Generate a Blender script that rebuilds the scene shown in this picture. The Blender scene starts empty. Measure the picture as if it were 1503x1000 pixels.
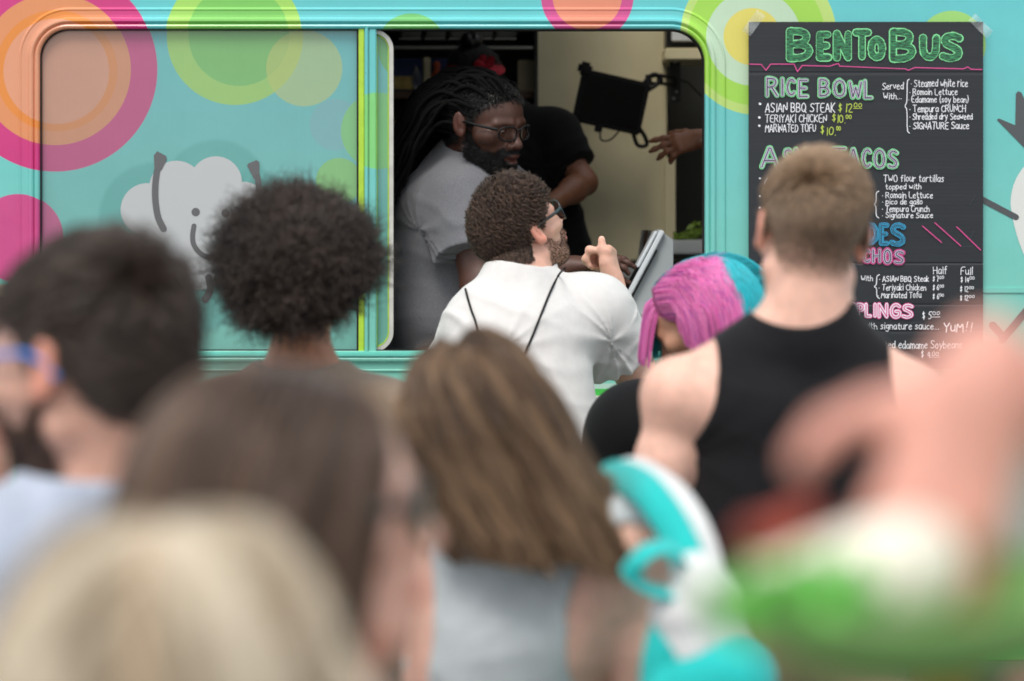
import bpy, bmesh, math, random
import numpy as np
from mathutils import Matrix, Vector
random.seed(5); rng = np.random.default_rng(7)
PI = math.pi
sc = bpy.context.scene
COL = sc.collection

# ---------------------------------------------------------------- camera, sky, sun, exposure
FPX = 3549.0          # focal length in photograph pixels (85 mm lens)
HC = 1.70             # camera height
HOR = 300.0           # row of the horizon in the photograph
cam_d = bpy.data.cameras.new('camera'); cam = bpy.data.objects.new('camera', cam_d); COL.objects.link(cam)
cam_d.sensor_width = 36.0; cam_d.lens = 85.0
cam_d.shift_y = -(500 - HOR) / 1503.0
cam_d.clip_start = 0.05; cam_d.clip_end = 2000
cam.location = (0, 0, HC); cam.rotation_euler = (PI/2, 0, 0)
cam_d.dof.use_dof = True; cam_d.dof.focus_distance = 6.30; cam_d.dof.aperture_fstop = 2.1
cam_d.dof.aperture_blades = 9
sc.camera = cam
SUN_EL, SUN_AZ = math.radians(58), math.radians(200)
w = bpy.data.worlds.new('World'); sc.world = w; w.use_nodes = True
wn = w.node_tree; wn.nodes.clear()
so = wn.nodes.new('ShaderNodeOutputWorld'); bg = wn.nodes.new('ShaderNodeBackground')
sky = wn.nodes.new('ShaderNodeTexSky'); sky.sky_type = 'NISHITA'; sky.sun_disc = False
sky.sun_elevation = SUN_EL; sky.sun_rotation = SUN_AZ; sky.dust_density = 4.0; sky.air_density = 1.0
cl = wn.nodes.new('ShaderNodeMix'); cl.data_type = 'RGBA'; cl.inputs[0].default_value = 0.7
cl.inputs[7].default_value = (7.2, 7.4, 7.6, 1)            # thin white cloud over the whole sky
wn.links.new(sky.outputs[0], cl.inputs[6]); wn.links.new(cl.outputs[2], bg.inputs[0])
wn.links.new(bg.outputs[0], so.inputs[0]); bg.inputs[1].default_value = 0.13
sl = bpy.data.lights.new('sun', 'SUN'); sl.energy = 1.3; sl.angle = math.radians(22); sl.color = (1, .95, .88)
sun = bpy.data.objects.new('sun', sl); COL.objects.link(sun)
# the sun stands behind and above the camera, a little to the left
sun_dir = Vector((math.sin(SUN_AZ)*math.cos(SUN_EL), math.cos(SUN_AZ)*math.cos(SUN_EL), math.sin(SUN_EL)))
sun.rotation_euler = sun_dir.to_track_quat('Z', 'Y').to_euler(); sun.location = (0, -5, 20)
vs = sc.view_settings; vs.view_transform = 'Standard'; vs.look = 'None'; vs.gamma = 1; vs.exposure = 0.45
sc.cycles.max_bounces = 8

# ---------------------------------------------------------------- helpers
def W(px, py, d):
    """the point at distance d seen at photograph pixel (px, py)"""
    return np.array([(px - 751.5) * d / FPX, d, HC - (py - HOR) * d / FPX])
def lin(c):
    if isinstance(c, str):
        c = [int(c[i:i+2], 16) / 255 for i in (0, 2, 4)]
    else: c = [v / 255 for v in c]
    return tuple((v/12.92 if v <= .04045 else ((v+.055)/1.055)**2.4) for v in c)
def nrm(v):
    v = np.asarray(v, float); return v / (np.linalg.norm(v) + 1e-12)

def mat(name, col, rough=.6, metal=0, noise=0, nscale=20, bump=0, bscale=200, sss=0, coat=0, spec=None, attr=None, emit=None, trans=0, alpha=1, stretch=None, sheen=0):
    m = bpy.data.materials.new(name); m.use_nodes = True; nt = m.node_tree; b = nt.nodes['Principled BSDF']
    b.inputs['Roughness'].default_value = rough; b.inputs['Metallic'].default_value = metal
    if coat: b.inputs['Coat Weight'].default_value = coat; b.inputs['Coat Roughness'].default_value = .08
    if spec is not None: b.inputs['Specular IOR Level'].default_value = spec
    if trans: b.inputs['Transmission Weight'].default_value = trans
    if sheen: b.inputs['Sheen Weight'].default_value = sheen
    if alpha < 1: b.inputs['Alpha'].default_value = alpha
    if sss:
        b.inputs['Subsurface Weight'].default_value = sss; b.inputs['Subsurface Radius'].default_value = (1, .3, .15)
        b.inputs['Subsurface Scale'].default_value = .012
    tc = nt.nodes.new('ShaderNodeTexCoord')
    vec = tc.outputs['Object']
    if stretch:
        mp = nt.nodes.new('ShaderNodeMapping'); mp.inputs['Scale'].default_value = stretch
        nt.links.new(vec, mp.inputs[0]); vec = mp.outputs[0]
    src = None
    if attr:
        a = nt.nodes.new('ShaderNodeAttribute'); a.attribute_name = attr; src = a.outputs['Color']
    if noise:
        n = nt.nodes.new('ShaderNodeTexNoise'); n.inputs['Scale'].default_value = nscale; n.inputs['Detail'].default_value = 5
        nt.links.new(vec, n.inputs['Vector'])
        r = nt.nodes.new('ShaderNodeMapRange'); r.inputs[1].default_value = .3; r.inputs[2].default_value = .7
        r.inputs[3].default_value = 1 - noise; r.inputs[4].default_value = 1 + noise
        nt.links.new(n.outputs[0], r.inputs[0])
        v = nt.nodes.new('ShaderNodeVectorMath'); v.operation = 'MULTIPLY'
        if src: nt.links.new(src, v.inputs[0])
        else: v.inputs[0].default_value = col[:3]
        nt.links.new(r.outputs[0], v.inputs[1]); src = v.outputs[0]
    if src: nt.links.new(src, b.inputs['Base Color'])
    else: b.inputs['Base Color'].default_value = (*col[:3], 1)
    if bump:
        n = nt.nodes.new('ShaderNodeTexNoise'); n.inputs['Scale'].default_value = bscale; n.inputs['Detail'].default_value = 4
        nt.links.new(vec, n.inputs['Vector'])
        bp = nt.nodes.new('ShaderNodeBump'); bp.inputs['Strength'].default_value = bump; bp.inputs['Distance'].default_value = .004
        nt.links.new(n.outputs[0], bp.inputs['Height']); nt.links.new(bp.outputs[0], b.inputs['Normal'])
    return m

def thing(name, label, cat, loc, group=None):
    o = bpy.data.objects.new(name, None); COL.objects.link(o); o.location = tuple(float(v) for v in loc)
    o.empty_display_size = .1
    o['label'] = label; o['category'] = cat
    if group: o['group'] = group
    return o
def tag(o, label, cat, group=None):
    o['label'] = label; o['category'] = cat
    if group: o['group'] = group
    return o
def origin(p):
    v = np.zeros(3)
    while p is not None:
        v = v + np.array(p.location); p = p.parent
    return v
def mobj(name, verts, faces, m, parent=None, smooth=True, loc=None, cols=None):
    """one mesh object from world coordinates"""
    verts = np.asarray(verts, float)
    if parent is None and loc is None: loc = verts.mean(0)
    o0 = origin(parent) if parent is not None else np.array(loc)
    if parent is not None: loc = (0, 0, 0)
    me = bpy.data.meshes.new(name)
    v = (verts - o0).astype(np.float32)
    if isinstance(faces, np.ndarray):
        nf, k = faces.shape
        me.vertices.add(len(v)); me.vertices.foreach_set('co', v.ravel())
        me.loops.add(nf*k); me.loops.foreach_set('vertex_index', faces.ravel().astype(np.int32))
        me.polygons.add(nf); me.polygons.foreach_set('loop_start', np.arange(0, nf*k, k, dtype=np.int32))
        me.update(calc_edges=True)
    else:
        me.from_pydata(v.tolist(), [], faces)
    if cols is not None:
        a = me.color_attributes.new('tint', 'FLOAT_COLOR', 'POINT')
        a.data.foreach_set('color', np.concatenate([cols, np.ones((len(cols), 1))], 1).astype(np.float32).ravel())
    me.materials.append(m); me.validate()
    me.polygons.foreach_set('use_smooth', [smooth] * len(me.polygons))
    o = bpy.data.objects.new(name, me); COL.objects.link(o); o.location = tuple(float(x) for x in loc)
    if parent is not None: o.parent = parent
    return o
class MB:
    def __init__(s): s.v = []; s.f = []
    def add(s, v, f):
        n = len(s.v); s.v += [tuple(p) for p in v]; s.f += [[i + n for i in q] for q in f]
    def box(s, x0, x1, y0, y1, z0, z1, b=0.0):
        if b <= 0:
            v = [(x, y, z) for x in (x0, x1) for y in (y0, y1) for z in (z0, z1)]
            s.add(v, [(0,1,3,2),(4,6,7,5),(0,4,5,1),(2,3,7,6),(0,2,6,4),(1,5,7,3)])
        else:
            bm = bmesh.new(); bmesh.ops.create_cube(bm, size=1)
            for p in bm.verts:
                p.co = Vector(((x0+x1)/2 + p.co.x*(x1-x0), (y0+y1)/2 + p.co.y*(y1-y0), (z0+z1)/2 + p.co.z*(z1-z0)))
            bmesh.ops.bevel(bm, geom=bm.edges[:], offset=b, segments=2, affect='EDGES')
            bm.verts.index_update(); s.add([tuple(p.co) for p in bm.verts], [[q.index for q in f.verts] for f in bm.faces]); bm.free()
        return s
    def xf(s, M, start=0):
        M = np.asarray(M); 
        for i in range(start, len(s.v)):
            p = M[:3, :3] @ np.array(s.v[i]) + M[:3, 3]; s.v[i] = tuple(p)
        return s
    def tube(s, pts, r, n=8, closed=False):
        pts = np.asarray(pts, float); N = len(pts); r = np.broadcast_to(np.asarray(r, float), (N,))
        base = len(s.v); up = None
        for i in range(N):
            if closed: t = nrm(pts[(i+1) % N] - pts[i-1])
            else: t = nrm(pts[min(i+1, N-1)] - pts[max(i-1, 0)])
            if up is None: up = nrm(np.cross(t, [0.3, .2, .9]) if abs(t[2]) < .95 else np.cross(t, [1, 0, 0]))
            up = nrm(up - t*np.dot(up, t)); sd = np.cross(t, up)
            for j in range(n):
                a = 2*PI*j/n; s.v.append(tuple(pts[i] + r[i]*(up*math.cos(a) + sd*math.sin(a))))
        for i in range(N if closed else N-1):
            for j in range(n):
                a = base + i*n + j; b = base + i*n + (j+1) % n
                c = base + ((i+1) % N)*n + (j+1) % n; d = base + ((i+1) % N)*n + j
                s.f.append([a, b, c, d])
        if not closed:
            s.f.append([base + j for j in range(n)][::-1]); s.f.append([base + (N-1)*n + j for j in range(n)])
        return s
    def band(s, pts, wid, nor, th):
        """a strap: flat band along pts, nor = normals"""
        pts = np.asarray(pts, float); N = len(pts); base = len(s.v); wid = np.broadcast_to(np.asarray(wid, float), (N,))
        nor = np.broadcast_to(np.asarray(nor, float), (N, 3))
        for i in range(N):
            t = nrm(pts[min(i+1, N-1)] - pts[max(i-1, 0)]); nn = nrm(nor[i] - t*np.dot(nor[i], t)); sd = np.cross(t, nn)
            for a, b in ((-1, 0), (-.85, 1), (.85, 1), (1, 0), (.85, -.3), (-.85, -.3)): s.v.append(tuple(pts[i] + sd*a*wid[i]/2 + nn*b*th))
        for i in range(N-1):
            for j in range(6): s.f.append([base+i*6+j, base+i*6+(j+1) % 6, base+(i+1)*6+(j+1) % 6, base+(i+1)*6+j])
        s.f.append([base+j for j in range(6)]); s.f.append([base+(N-1)*6+j for j in range(6)][::-1])
        return s
    def lathe(s, prof, c, n=24, ax='z'):
        base = len(s.v)
        for r, h in prof:
            for j in range(n):
                a = 2*PI*j/n
                if ax == 'z': s.v.append((c[0]+r*math.cos(a), c[1]+r*math.sin(a), c[2]+h))
                else: s.v.append((c[0]+r*math.cos(a), c[1]+h, c[2]+r*math.sin(a)))
        for i in range(len(prof)-1):
            for j in range(n): s.f.append([base+i*n+j, base+i*n+(j+1) % n, base+(i+1)*n+(j+1) % n, base+(i+1)*n+j])
        return s
    def build(s, name, m, parent=None, smooth=False, loc=None):
        o = mobj(name, s.v, s.f, m, parent, smooth, loc)
        return o
def smoothed(pts, n=6):
    """Catmull-Rom through pts"""
    P = np.asarray(pts, float); P = np.vstack([2*P[0]-P[1], P, 2*P[-1]-P[-2]]); out = []
    for i in range(1, len(P)-2):
        for t in np.linspace(0, 1, n, endpoint=False):
            a, b, c, d = P[i-1], P[i], P[i+1], P[i+2]
            out.append(.5*((2*b) + (c-a)*t + (2*a-5*b+4*c-d)*t*t + (3*b-a-3*c+d)*t**3))
    out.append(P[-2]); return np.array(out)

# ---------------------------------------------------------------- signed distance modelling
class Field:
    def __init__(s): s.p = []; s.post = None
    def cone(s, a, b, ra, rb, k=.02, op=1, flat=False):
        a = np.array(a, float); b = np.array(b, float); r = max(ra, rb) + k + .03
        s.p.append(('c', a, b, ra, rb, k, op, flat, np.minimum(a, b)-r, np.maximum(a, b)+r)); return s
    def ell(s, c, r, R=None, k=.02, op=1):
        c = np.array(c, float); r = np.array(r, float); m = r.max() + k + .03
        s.p.append(('e', c, r, R, 0, k, op, False, c-m, c+m)); return s
    def merge(s, o): s.p += o.p; return s
    def bounds(s):
        lo = np.min([q[8] for q in s.p if q[6] > 0], 0) + .02; hi = np.max([q[9] for q in s.p if q[6] > 0], 0) - .02
        return lo, hi
    def __call__(s, P, post=True):
        d = np.full(len(P), .5)
        if len(P) == 0: return d
        mn, mx = P.min(0), P.max(0)
        for q in s.p:
            if (mx < q[8]).any() or (mn > q[9]).any(): continue
            m = np.nonzero(np.all((P > q[8]) & (P < q[9]), axis=1))[0]
            if len(m) == 0: continue
            X = P[m]
            if q[0] == 'c':
                a, b = q[1], q[2]; ab = b - a; L2 = ab @ ab + 1e-12
                t0 = (X - a) @ ab / L2; t = np.clip(t0, 0, 1)
                e = np.linalg.norm(X - a - t[:, None]*ab, axis=1) - (q[3] + (q[4]-q[3])*t)
                if q[7]: e = np.maximum(e, (t0 - 1)*math.sqrt(L2))
            else:
                Y = X - q[1]
                if q[3] is not None: Y = Y @ q[3]
                r = q[2]; k0 = np.linalg.norm(Y/r, axis=1); k1 = np.linalg.norm(Y/(r*r), axis=1) + 1e-9
                e = k0*(k0-1)/k1
            k = q[5]; dd = d[m]
            if q[6] > 0:
                h = np.maximum(k - np.abs(dd-e), 0)/k; d[m] = np.minimum(dd, e) - h*h*k*.25
            else:
                e = -e; h = np.maximum(k - np.abs(dd-e), 0)/k; d[m] = np.maximum(dd, e) + h*h*k*.25
        if post and s.post is not None:
            near = np.abs(d) < .05
            d[near] += s.post(P[near])
        return d
    def grad(s, P, e=.003):
        g = np.stack([s(P + v, False) - s(P - v, False) for v in np.eye(3)*e], 1)
        return g/(np.linalg.norm(g, axis=1)[:, None] + 1e-9)
EDG = [(0,1),(2,3),(4,5),(6,7),(0,2),(1,3),(4,6),(5,7),(0,4),(1,5),(2,6),(3,7)]
CO = np.array([[i >> 2 & 1, i >> 1 & 1, i & 1] for i in range(8)])
def surface(F, h, lo=None, hi=None):
    l, u = F.bounds()
    lo = l if lo is None else np.maximum(l, lo); hi = u if hi is None else np.minimum(u, hi)
    B = 8; nb = np.ceil((hi - lo)/(h*B)).astype(int) + 1; n = nb*B
    bc = np.stack(np.meshgrid(*[np.arange(k) for k in nb], indexing='ij'), -1).reshape(-1, 3)
    cen = lo + (bc + .5)*B*h - h/2
    o_ = np.concatenate([F(cen[i:i+4096], False) for i in range(0, len(cen), 4096)]); d = o_; act = np.abs(d) < B*h*1.25
    V = np.repeat(np.repeat(np.repeat(d.reshape(nb), B, 0), B, 1), B, 2).astype(np.float32)
    loc = np.stack(np.meshgrid(*[np.arange(B)]*3, indexing='ij'), -1).reshape(-1, 3)
    ab = bc[act]; ab = ab[np.lexsort((ab[:, 2], ab[:, 1]//4, ab[:, 0]//4, ab[:, 2]//4))]
    for s in range(0, len(ab), 48):
        idx = (ab[s:s+48, None]*B + loc[None]).reshape(-1, 3)
        V[idx[:, 0], idx[:, 1], idx[:, 2]] = F(lo + idx*h)
    S = V < 0
    c = np.zeros(tuple(n-1), np.uint8)
    for o in CO: c += S[o[0]:n[0]-1+o[0], o[1]:n[1]-1+o[1], o[2]:n[2]-1+o[2]]
    cells = np.argwhere((c > 0) & (c < 8))
    idm = np.full(tuple(n-1), -1, np.int32); idm[tuple(cells.T)] = np.arange(len(cells))
    val = np.stack([V[cells[:, 0]+o[0], cells[:, 1]+o[1], cells[:, 2]+o[2]] for o in CO], 1).astype(float)
    acc = np.zeros((len(cells), 3)); cnt = np.zeros(len(cells))
    for a, b in EDG:
        m = (val[:, a] < 0) != (val[:, b] < 0); t = np.where(m, val[:, a]/(val[:, a]-val[:, b] + 1e-20), 0)
        acc += np.where(m[:, None], CO[a] + t[:, None]*(CO[b]-CO[a]), 0); cnt += m
    verts = lo + (cells + acc/cnt[:, None])*h
    quads = []
    for ax in range(3):
        u, v = (ax+1) % 3, (ax+2) % 3
        sl0 = [slice(0, n[i]-1) for i in range(3)]; sl1 = list(sl0); sl1[ax] = slice(1, n[ax])
        A = S[tuple(sl0)]; Bq = S[tuple(sl1)]
        e = np.argwhere(A != Bq); e = e[(e[:, u] > 0) & (e[:, v] > 0)]
        sg = S[e[:, 0], e[:, 1], e[:, 2]]
        du = np.zeros(3, int); du[u] = 1; dv = np.zeros(3, int); dv[v] = 1
        q = np.stack([idm[tuple((e-du-dv).T)], idm[tuple((e-dv).T)], idm[tuple(e.T)], idm[tuple((e-du).T)]], 1)
        q[~sg] = q[~sg][:, ::-1]; quads.append(q)
    Q = np.concatenate(quads); Q = Q[(Q >= 0).all(1)]
    # light relaxation
    return verts, Q
def relax(v, q, it=2):
    e = np.concatenate([q[:, [0, 1]], q[:, [1, 2]], q[:, [2, 3]], q[:, [3, 0]]]); e = np.concatenate([e, e[:, ::-1]])
    n = len(v); cnt = np.bincount(e[:, 0], minlength=n)[:, None] + 1e-9
    for _ in range(it):
        a = np.stack([np.bincount(e[:, 0], v[e[:, 1], k], n) for k in range(3)], 1)/cnt
        v = v*.5 + a*.5
    return v
def wob(P, f, seed=0, n=5):
    r = np.random.default_rng(seed); o = np.zeros(len(P))
    for i in range(n):
        d = nrm(r.normal(size=3))*f*(.6 + .9*r.random()); o += np.sin(P @ d + r.random()*6.28)
    return o/n
# ---------------------------------------------------------------- people
def frame(yaw, pitch=0, roll=0):
    y, p, r = (math.radians(a) for a in (yaw, pitch, roll))
    f = np.array([math.sin(y)*math.cos(p), math.cos(y)*math.cos(p), math.sin(p)]); r0 = np.array([math.cos(y), -math.sin(y), 0])
    u0 = np.cross(r0, f); R = r0*math.cos(r) - u0*math.sin(r); U = u0*math.cos(r) + r0*math.sin(r)
    return np.stack([R, f, U], 1)
def pose(neck, yaw, sw=.19, hip=None, floor=0.0, seat=False, hw=.085):
    """joints of an upright figure; neck = base of the neck, yaw = facing (0 = away from the camera)"""
    B = frame(yaw); r, f = B[:, 0], B[:, 1]; z = np.array([0, 0, 1.]); neck = np.array(neck, float)
    J = {'neck': neck, 'B': B}
    pel = np.array(hip, float) if hip is not None else neck - z*.53
    J['pelvis'] = pel; up = nrm(neck - pel); J['chest'] = neck - up*.15 + f*.015
    for s, k in ((-1, 'L'), (1, 'R')):
        J['s'+k] = neck + r*s*sw - up*.055; J['e'+k] = J['s'+k] + r*s*.05 - z*.28 - f*.02
        J['w'+k] = J['e'+k] - z*.24 + f*.06; J['h'+k] = pel + r*s*hw - z*.03
        hz = J['h'+k][2]
        kz = floor + (hz-floor)*.52
        J['k'+k] = np.array([*(J['h'+k] + r*s*.02 + f*.02)[:2], kz]); J['a'+k] = np.array([*(J['h'+k] + r*s*.03 - f*.01)[:2], floor + .08])
    return J
def hand(F, w, d, n, s, curl=(.3, .35, .4, .45), c2=1.0, thumb=((.5, .75, .3), (.8, .5, .2)), sc_=1.0, spread=.08, k=.008):
    """palm and five fingers; d wrist to knuckles, n palm side, s thumb side; thumb directions in (d, s, n)"""
    d = nrm(d); s = nrm(s - d*np.dot(s, d)); n = nrm(n - d*np.dot(n, d) - s*np.dot(n, s)); S = sc_
    F.cone(w - d*.02, w + d*.02*S, .024*S, .024*S, .02)
    L = ((.043, .026, .020), (.048, .030, .021), (.044, .028, .020), (.034, .021, .018))
    tips = []
    for i in range(4):
        off = (.030 - .020*i)*S; kn = w + d*(.088 - .004*abs(i-1))*S + s*off
        F.cone(w + d*.015 + s*off*.55, kn, .0145*S, .0115*S, .016)
        sp = nrm(d + s*(spread*(1.5-i))); a = curl[i]; p = kn; r = .0092*S
        for j in range(3):
            dd = sp*math.cos(a) + n*math.sin(a); q = p + dd*L[i][j]*S
            F.cone(p, q, r, r*.93, k); F.ell(p, (r*1.07,)*3, None, k); p = q; r *= .93; a += curl[i]*(c2 if j == 0 else .8*c2)
        tips.append(p)
    F.ell(w + d*.045*S + n*.006*S, (.036*S,)*3 if 0 else (.034*S, .034*S, .017*S), np.stack([s, d, n], 1), .015)
    p = w + d*.018*S + s*.018*S + n*.004*S
    F.cone(p, p + nrm(d*thumb[0][0] + s*thumb[0][1] + n*thumb[0][2])*.042*S, .017*S, .0125*S, .014)
    p = p + nrm(d*thumb[0][0] + s*thumb[0][1] + n*thumb[0][2])*.042*S
    q = p + nrm(d*thumb[1][0] + s*thumb[1][1] + n*thumb[1][2])*.032*S
    F.cone(p, q, .0118*S, .0108*S, k)
    t = thumb[2] if len(thumb) > 2 else thumb[1]
    e = q + nrm(d*t[0] + s*t[1] + n*t[2])*.027*S; F.cone(q, e, .0108*S, .0092*S, k); tips.append(e)
    return tips
def head(F, hc, R, S=1.0, nb=None, male=True, open_mouth=False, wide=1.0):
    g = lambda x, y, z: hc + R @ (np.array([x*wide, y, z])*S)
    E = lambda c, r, k=.02, op=1, rot=None: F.ell(g(*c), np.array(r)*S, R if rot is None else R @ rot, k, op)
    C = lambda a, b, ra, rb, k=.02, op=1: F.cone(g(*a), g(*b), ra*S, rb*S, k, op)
    E((0, -.018, .035), (.073*wide, .094, .082)); E((0, .03, .03), (.064*wide, .068, .066), .03)
    E((0, .045, -.035), (.052*wide, .048, .07), .03); C((0, .072, -.094), (0, .074, -.098), .021, .020, .03)
    for s in (-1, 1):
        C((s*.055, .002, -.055), (s*.014, .068, -.098), .017, .016, .03)
        C((s*.050, .066, -.016), (s*.054, .045, -.018), .019, .018, .025)      # cheekbone
        C((s*.012, .094, .018), (s*.044, .080, .017), .0095, .009, .014)        # brow
    for s in (-1, 1): E((s*.031, .104, -.002), (.019, .018, .0145), .014, -1)
    for s in (-1, 1):
        E((s*.031, .080, -.001), (.0145, .0145, .0140), .006)                   # lids
        E((s*.031, .0975, -.002), (.0115, .0065, .0042), .003, -1)              # slit between them
    C((0, .092, .006), (0, .113, -.030), .0085, .0115, .014); E((0, .114, -.034), (.0125, .012, .010), .01)
    for s in (-1, 1): E((s*.0145, .103, -.038), (.0085, .011, .0085), .007); E((s*.007, .112, -.045), (.0038, .006, .004), .003, -1)
    E((0, .090, -.062), (.027, .020, .020), .015)
    dz = -.006 if open_mouth else 0
    E((0, .106, -.0625), (.022, .0075, .0062), .006); E((0, .1035, -.0755+dz), (.0195, .0085, .0075), .006)
    E((0, .112, -.0690+dz*.5), (.021, .012, .0035 if open_mouth else .0014), .003, -1)
    for s in (-1, 1):                                                            # ears
        t = math.radians(12); rot = np.array([[math.cos(s*.32), -math.sin(s*.32), 0], [math.sin(s*.32), math.cos(s*.32), 0], [0, 0, 1]])
        rx = np.array([[1, 0, 0], [0, math.cos(t), -math.sin(t)], [0, math.sin(t), math.cos(t)]])
        E((s*.079, -.008, .002), (.0085, .0185, .032), .008, 1, rot @ rx)
        E((s*.0885, -.006, .006), (.0060, .0115, .021), .004, -1, rot @ rx)
        E((s*.0795, .002, -.020), (.007, .009, .011), .006)
        E((s*.0835, -.004, .004), (.003, .004, .013), .004, 1, rot @ rx)
    if nb is not None:
        up = R[:, 2]; rn = .051 if male else .044
        a = g(0, -.022, -.03); F.cone(a, nb, rn*S*.98, rn*S*1.08, .035)
        F.cone(g(0, .028, -.085), nb + (g(0, 1, 0)-g(0, 0, 0))*.035, .032*S, .045*S, .03)
def torso(F, J, inf=0.0, b=1.0, k=.06, belly=0.0, rs=.050, hem=None):
    r = J['B'][:, 0]; f = J['B'][:, 1]; sh = nrm(J['sR']-J['sL']); sw = np.linalg.norm(J['sR']-J['sL'])/2
    pel, ch = J['pelvis'], J['chest']
    lowp = pel if hem is None else hem
    for s in (-1, 1):
        F.cone(lowp + r*s*.085*b, ch + sh*s*(sw-.105), .098*b + inf, .108*b + inf, k)
        F.cone(J['neck'] - nrm(J['neck']-pel)*.03 + sh*s*.03, J['s'+'LxR'[s+1]], .050 + inf*.6, rs - .004 + inf, .035)
        F.cone(ch + sh*s*(sw-.115), J['s'+'LxR'[s+1]], .085 + inf, .052*b + inf, .045)
        F.cone(ch - f*.035 + sh*s*.075 - np.array([0, 0, .0]), J['s'+'LxR'[s+1]] - f*.02, .06+inf, .045+inf, .04)
    if belly: F.ell(pel + f*.05*b + (ch-pel)*.35, (.16*b + belly + inf, .13 + belly + inf, .2), J['B'], .06)
def body(J, hc, R, S=1.0, b=1.0, male=True, hands=None, arm=1.0, belly=0.0, mouth=False, wide=1.0, neck_to=None):
    F = Field(); torso(F, J, 0, b, belly=belly); F.t = list(F.p)
    for k in 'LR':
        s, e, w_ = J['s'+k], J['e'+k], J['w'+k]
        F.cone(s, s + (e-s)*.4, .053*arm*b, .051*arm*b, .03); F.cone(s + (e-s)*.4, e, .051*arm*b, .040*arm*b, .025)
        F.cone(e, e + (w_-e)*.3, .038*arm*b, .041*arm*b, .03); F.cone(e + (w_-e)*.3, w_, .041*arm*b, .0265*arm, .03)
        h, kn, a = J['h'+k], J['k'+k], J['a'+k]
        F.cone(h, kn, .085*b, .055*b, .05); F.cone(kn, kn + (a-kn)*.35, .052, .054, .03); F.cone(kn + (a-kn)*.35, a, .054, .035, .03)
        F.cone(a, a + J['B'][:, 1]*.13 - np.array([0, 0, .045]), .035, .028, .03)
        hd = (hands or {}).get(k)
        if hd is not None: J['tips'+k] = hand(F, w_, **hd)
        else:
            d = nrm(w_-e); side = J['B'][:, 0]*(1 if k == 'R' else -1)
            hand(F, w_, d, -side, J['B'][:, 1])
    nb = J['neck'] + 0; n0 = len(F.p)
    F.cone(nb + R[:, 2]*.03, nb - np.array([0, 0, .03]), .049 if male else .043, .062, .05)
    for s in (-1, 1):
        F.cone(nb*.5 + hc*.5 - R[:, 2]*.03, nb*.35 + J['s'+'LxR'[s+1]]*.65 + np.array([0, 0, .008]), .033, .03, .05)
    F.t += F.p[n0:]; head(F, hc, R, S, nb, male, mouth, wide)
    F.t += F.p[-2:]; F.nk = nrm(nrm(hc - nb) + np.array([0, 0, 1.2]))
    return F
SK = {}
def skin_mat(name, base):
    m = mat(name, (1, 1, 1), rough=.5, noise=.10, nscale=45, bump=.12, bscale=320, sss=.2, attr='tint'); SK[name] = base; return m
def tintcols(v, hc, R, S, skin, extra=None, ear=True):
    """base colour per point: blood in ears, nose, lips; roots of hair and beard"""
    c = np.tile(np.array(skin), (len(v), 1)); L = (v - hc) @ R / S
    near = np.linalg.norm(L, axis=1) < .2
    def mix(mask, col, a):
        m = (np.clip(mask, 0, 1)*a*near)[:, None]; c[:] = c*(1-m) + np.array(col)*m
    red = np.array(skin)*np.array([1.05, .62, .55])
    if ear: mix((np.abs(L[:, 0]) - .0765)/.008*(np.linalg.norm(L, axis=1) < .1)*(L[:, 2] > -.035), red, .6)
    mix(1 - np.linalg.norm((L - [0, .112, -.034])/[.02, .02, .018], axis=1), red, .5)
    q = 1.25 - np.linalg.norm((L - [0, .108, -.069])/[.024, .02, .0135], axis=1)
    mix(q*4, np.array(skin)*np.array([1.0, .5, .5]), .8)
    if extra: extra(c, L, mix, near)
    return c
LINE = ([-.13, -.09, -.05, -.03, -.012, .0, .022, .032, .05, .068, .085, .11], [-.062, -.062, -.05, -.03, .025, .032, .0, .03, .05, .066, .078, .09])
def scalp_mask(L, line=LINE, soft=.012, drop=0):
    t = np.interp(L[:, 1], line[0], line[1]) + drop
    m = np.clip((L[:, 2] - t)/soft + .5, 0, 1)
    return m*(np.abs(L[:, 0]) < .0815)
def beard_mask(L, soft=.01, high=-.035):
    jaw = np.interp(L[:, 1], [-.02, .0, .02, .05, .075, .09, .12], [-.03, .0, -.022, -.052, -.055, -.04, -.05])
    m = np.clip((jaw - L[:, 2])/soft, 0, 1)*np.clip((L[:, 1] - .000)/.01, 0, 1)*np.clip((L[:, 2] + .135)/.015, 0, 1)
    lip = np.linalg.norm((L - [0, .108, -.069])/[.026, .03, .0125], axis=1)
    mo = (np.abs(L[:, 0]) < .032)*(L[:, 2] < -.047)*(L[:, 1] > .08)
    return np.maximum(m, mo)*(lip > 1.0)*(np.abs(L[:, 0]) < .078)
def scatter(v, q, weight, N, seed=0):
    """N points on the surface, density by the weight at the vertices"""
    r = np.random.default_rng(seed); wq = weight[q].mean(1)
    keep = np.nonzero(wq > .02)[0]; Q = q[keep]; wq = wq[keep]
    a, b, c, d = (v[Q[:, i]] for i in range(4)); nn = np.cross(c-a, d-b); ar = np.linalg.norm(nn, axis=1)
    p = ar*wq; i = r.choice(len(Q), N, p=p/p.sum()); s, t = r.random((N, 1)), r.random((N, 1))
    P = (a[i]*(1-s) + b[i]*s)*(1-t) + (d[i]*(1-s) + c[i]*s)*t
    n = nn[i]/(ar[i][:, None] + 1e-12)
    return P, n, wq[i]
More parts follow.
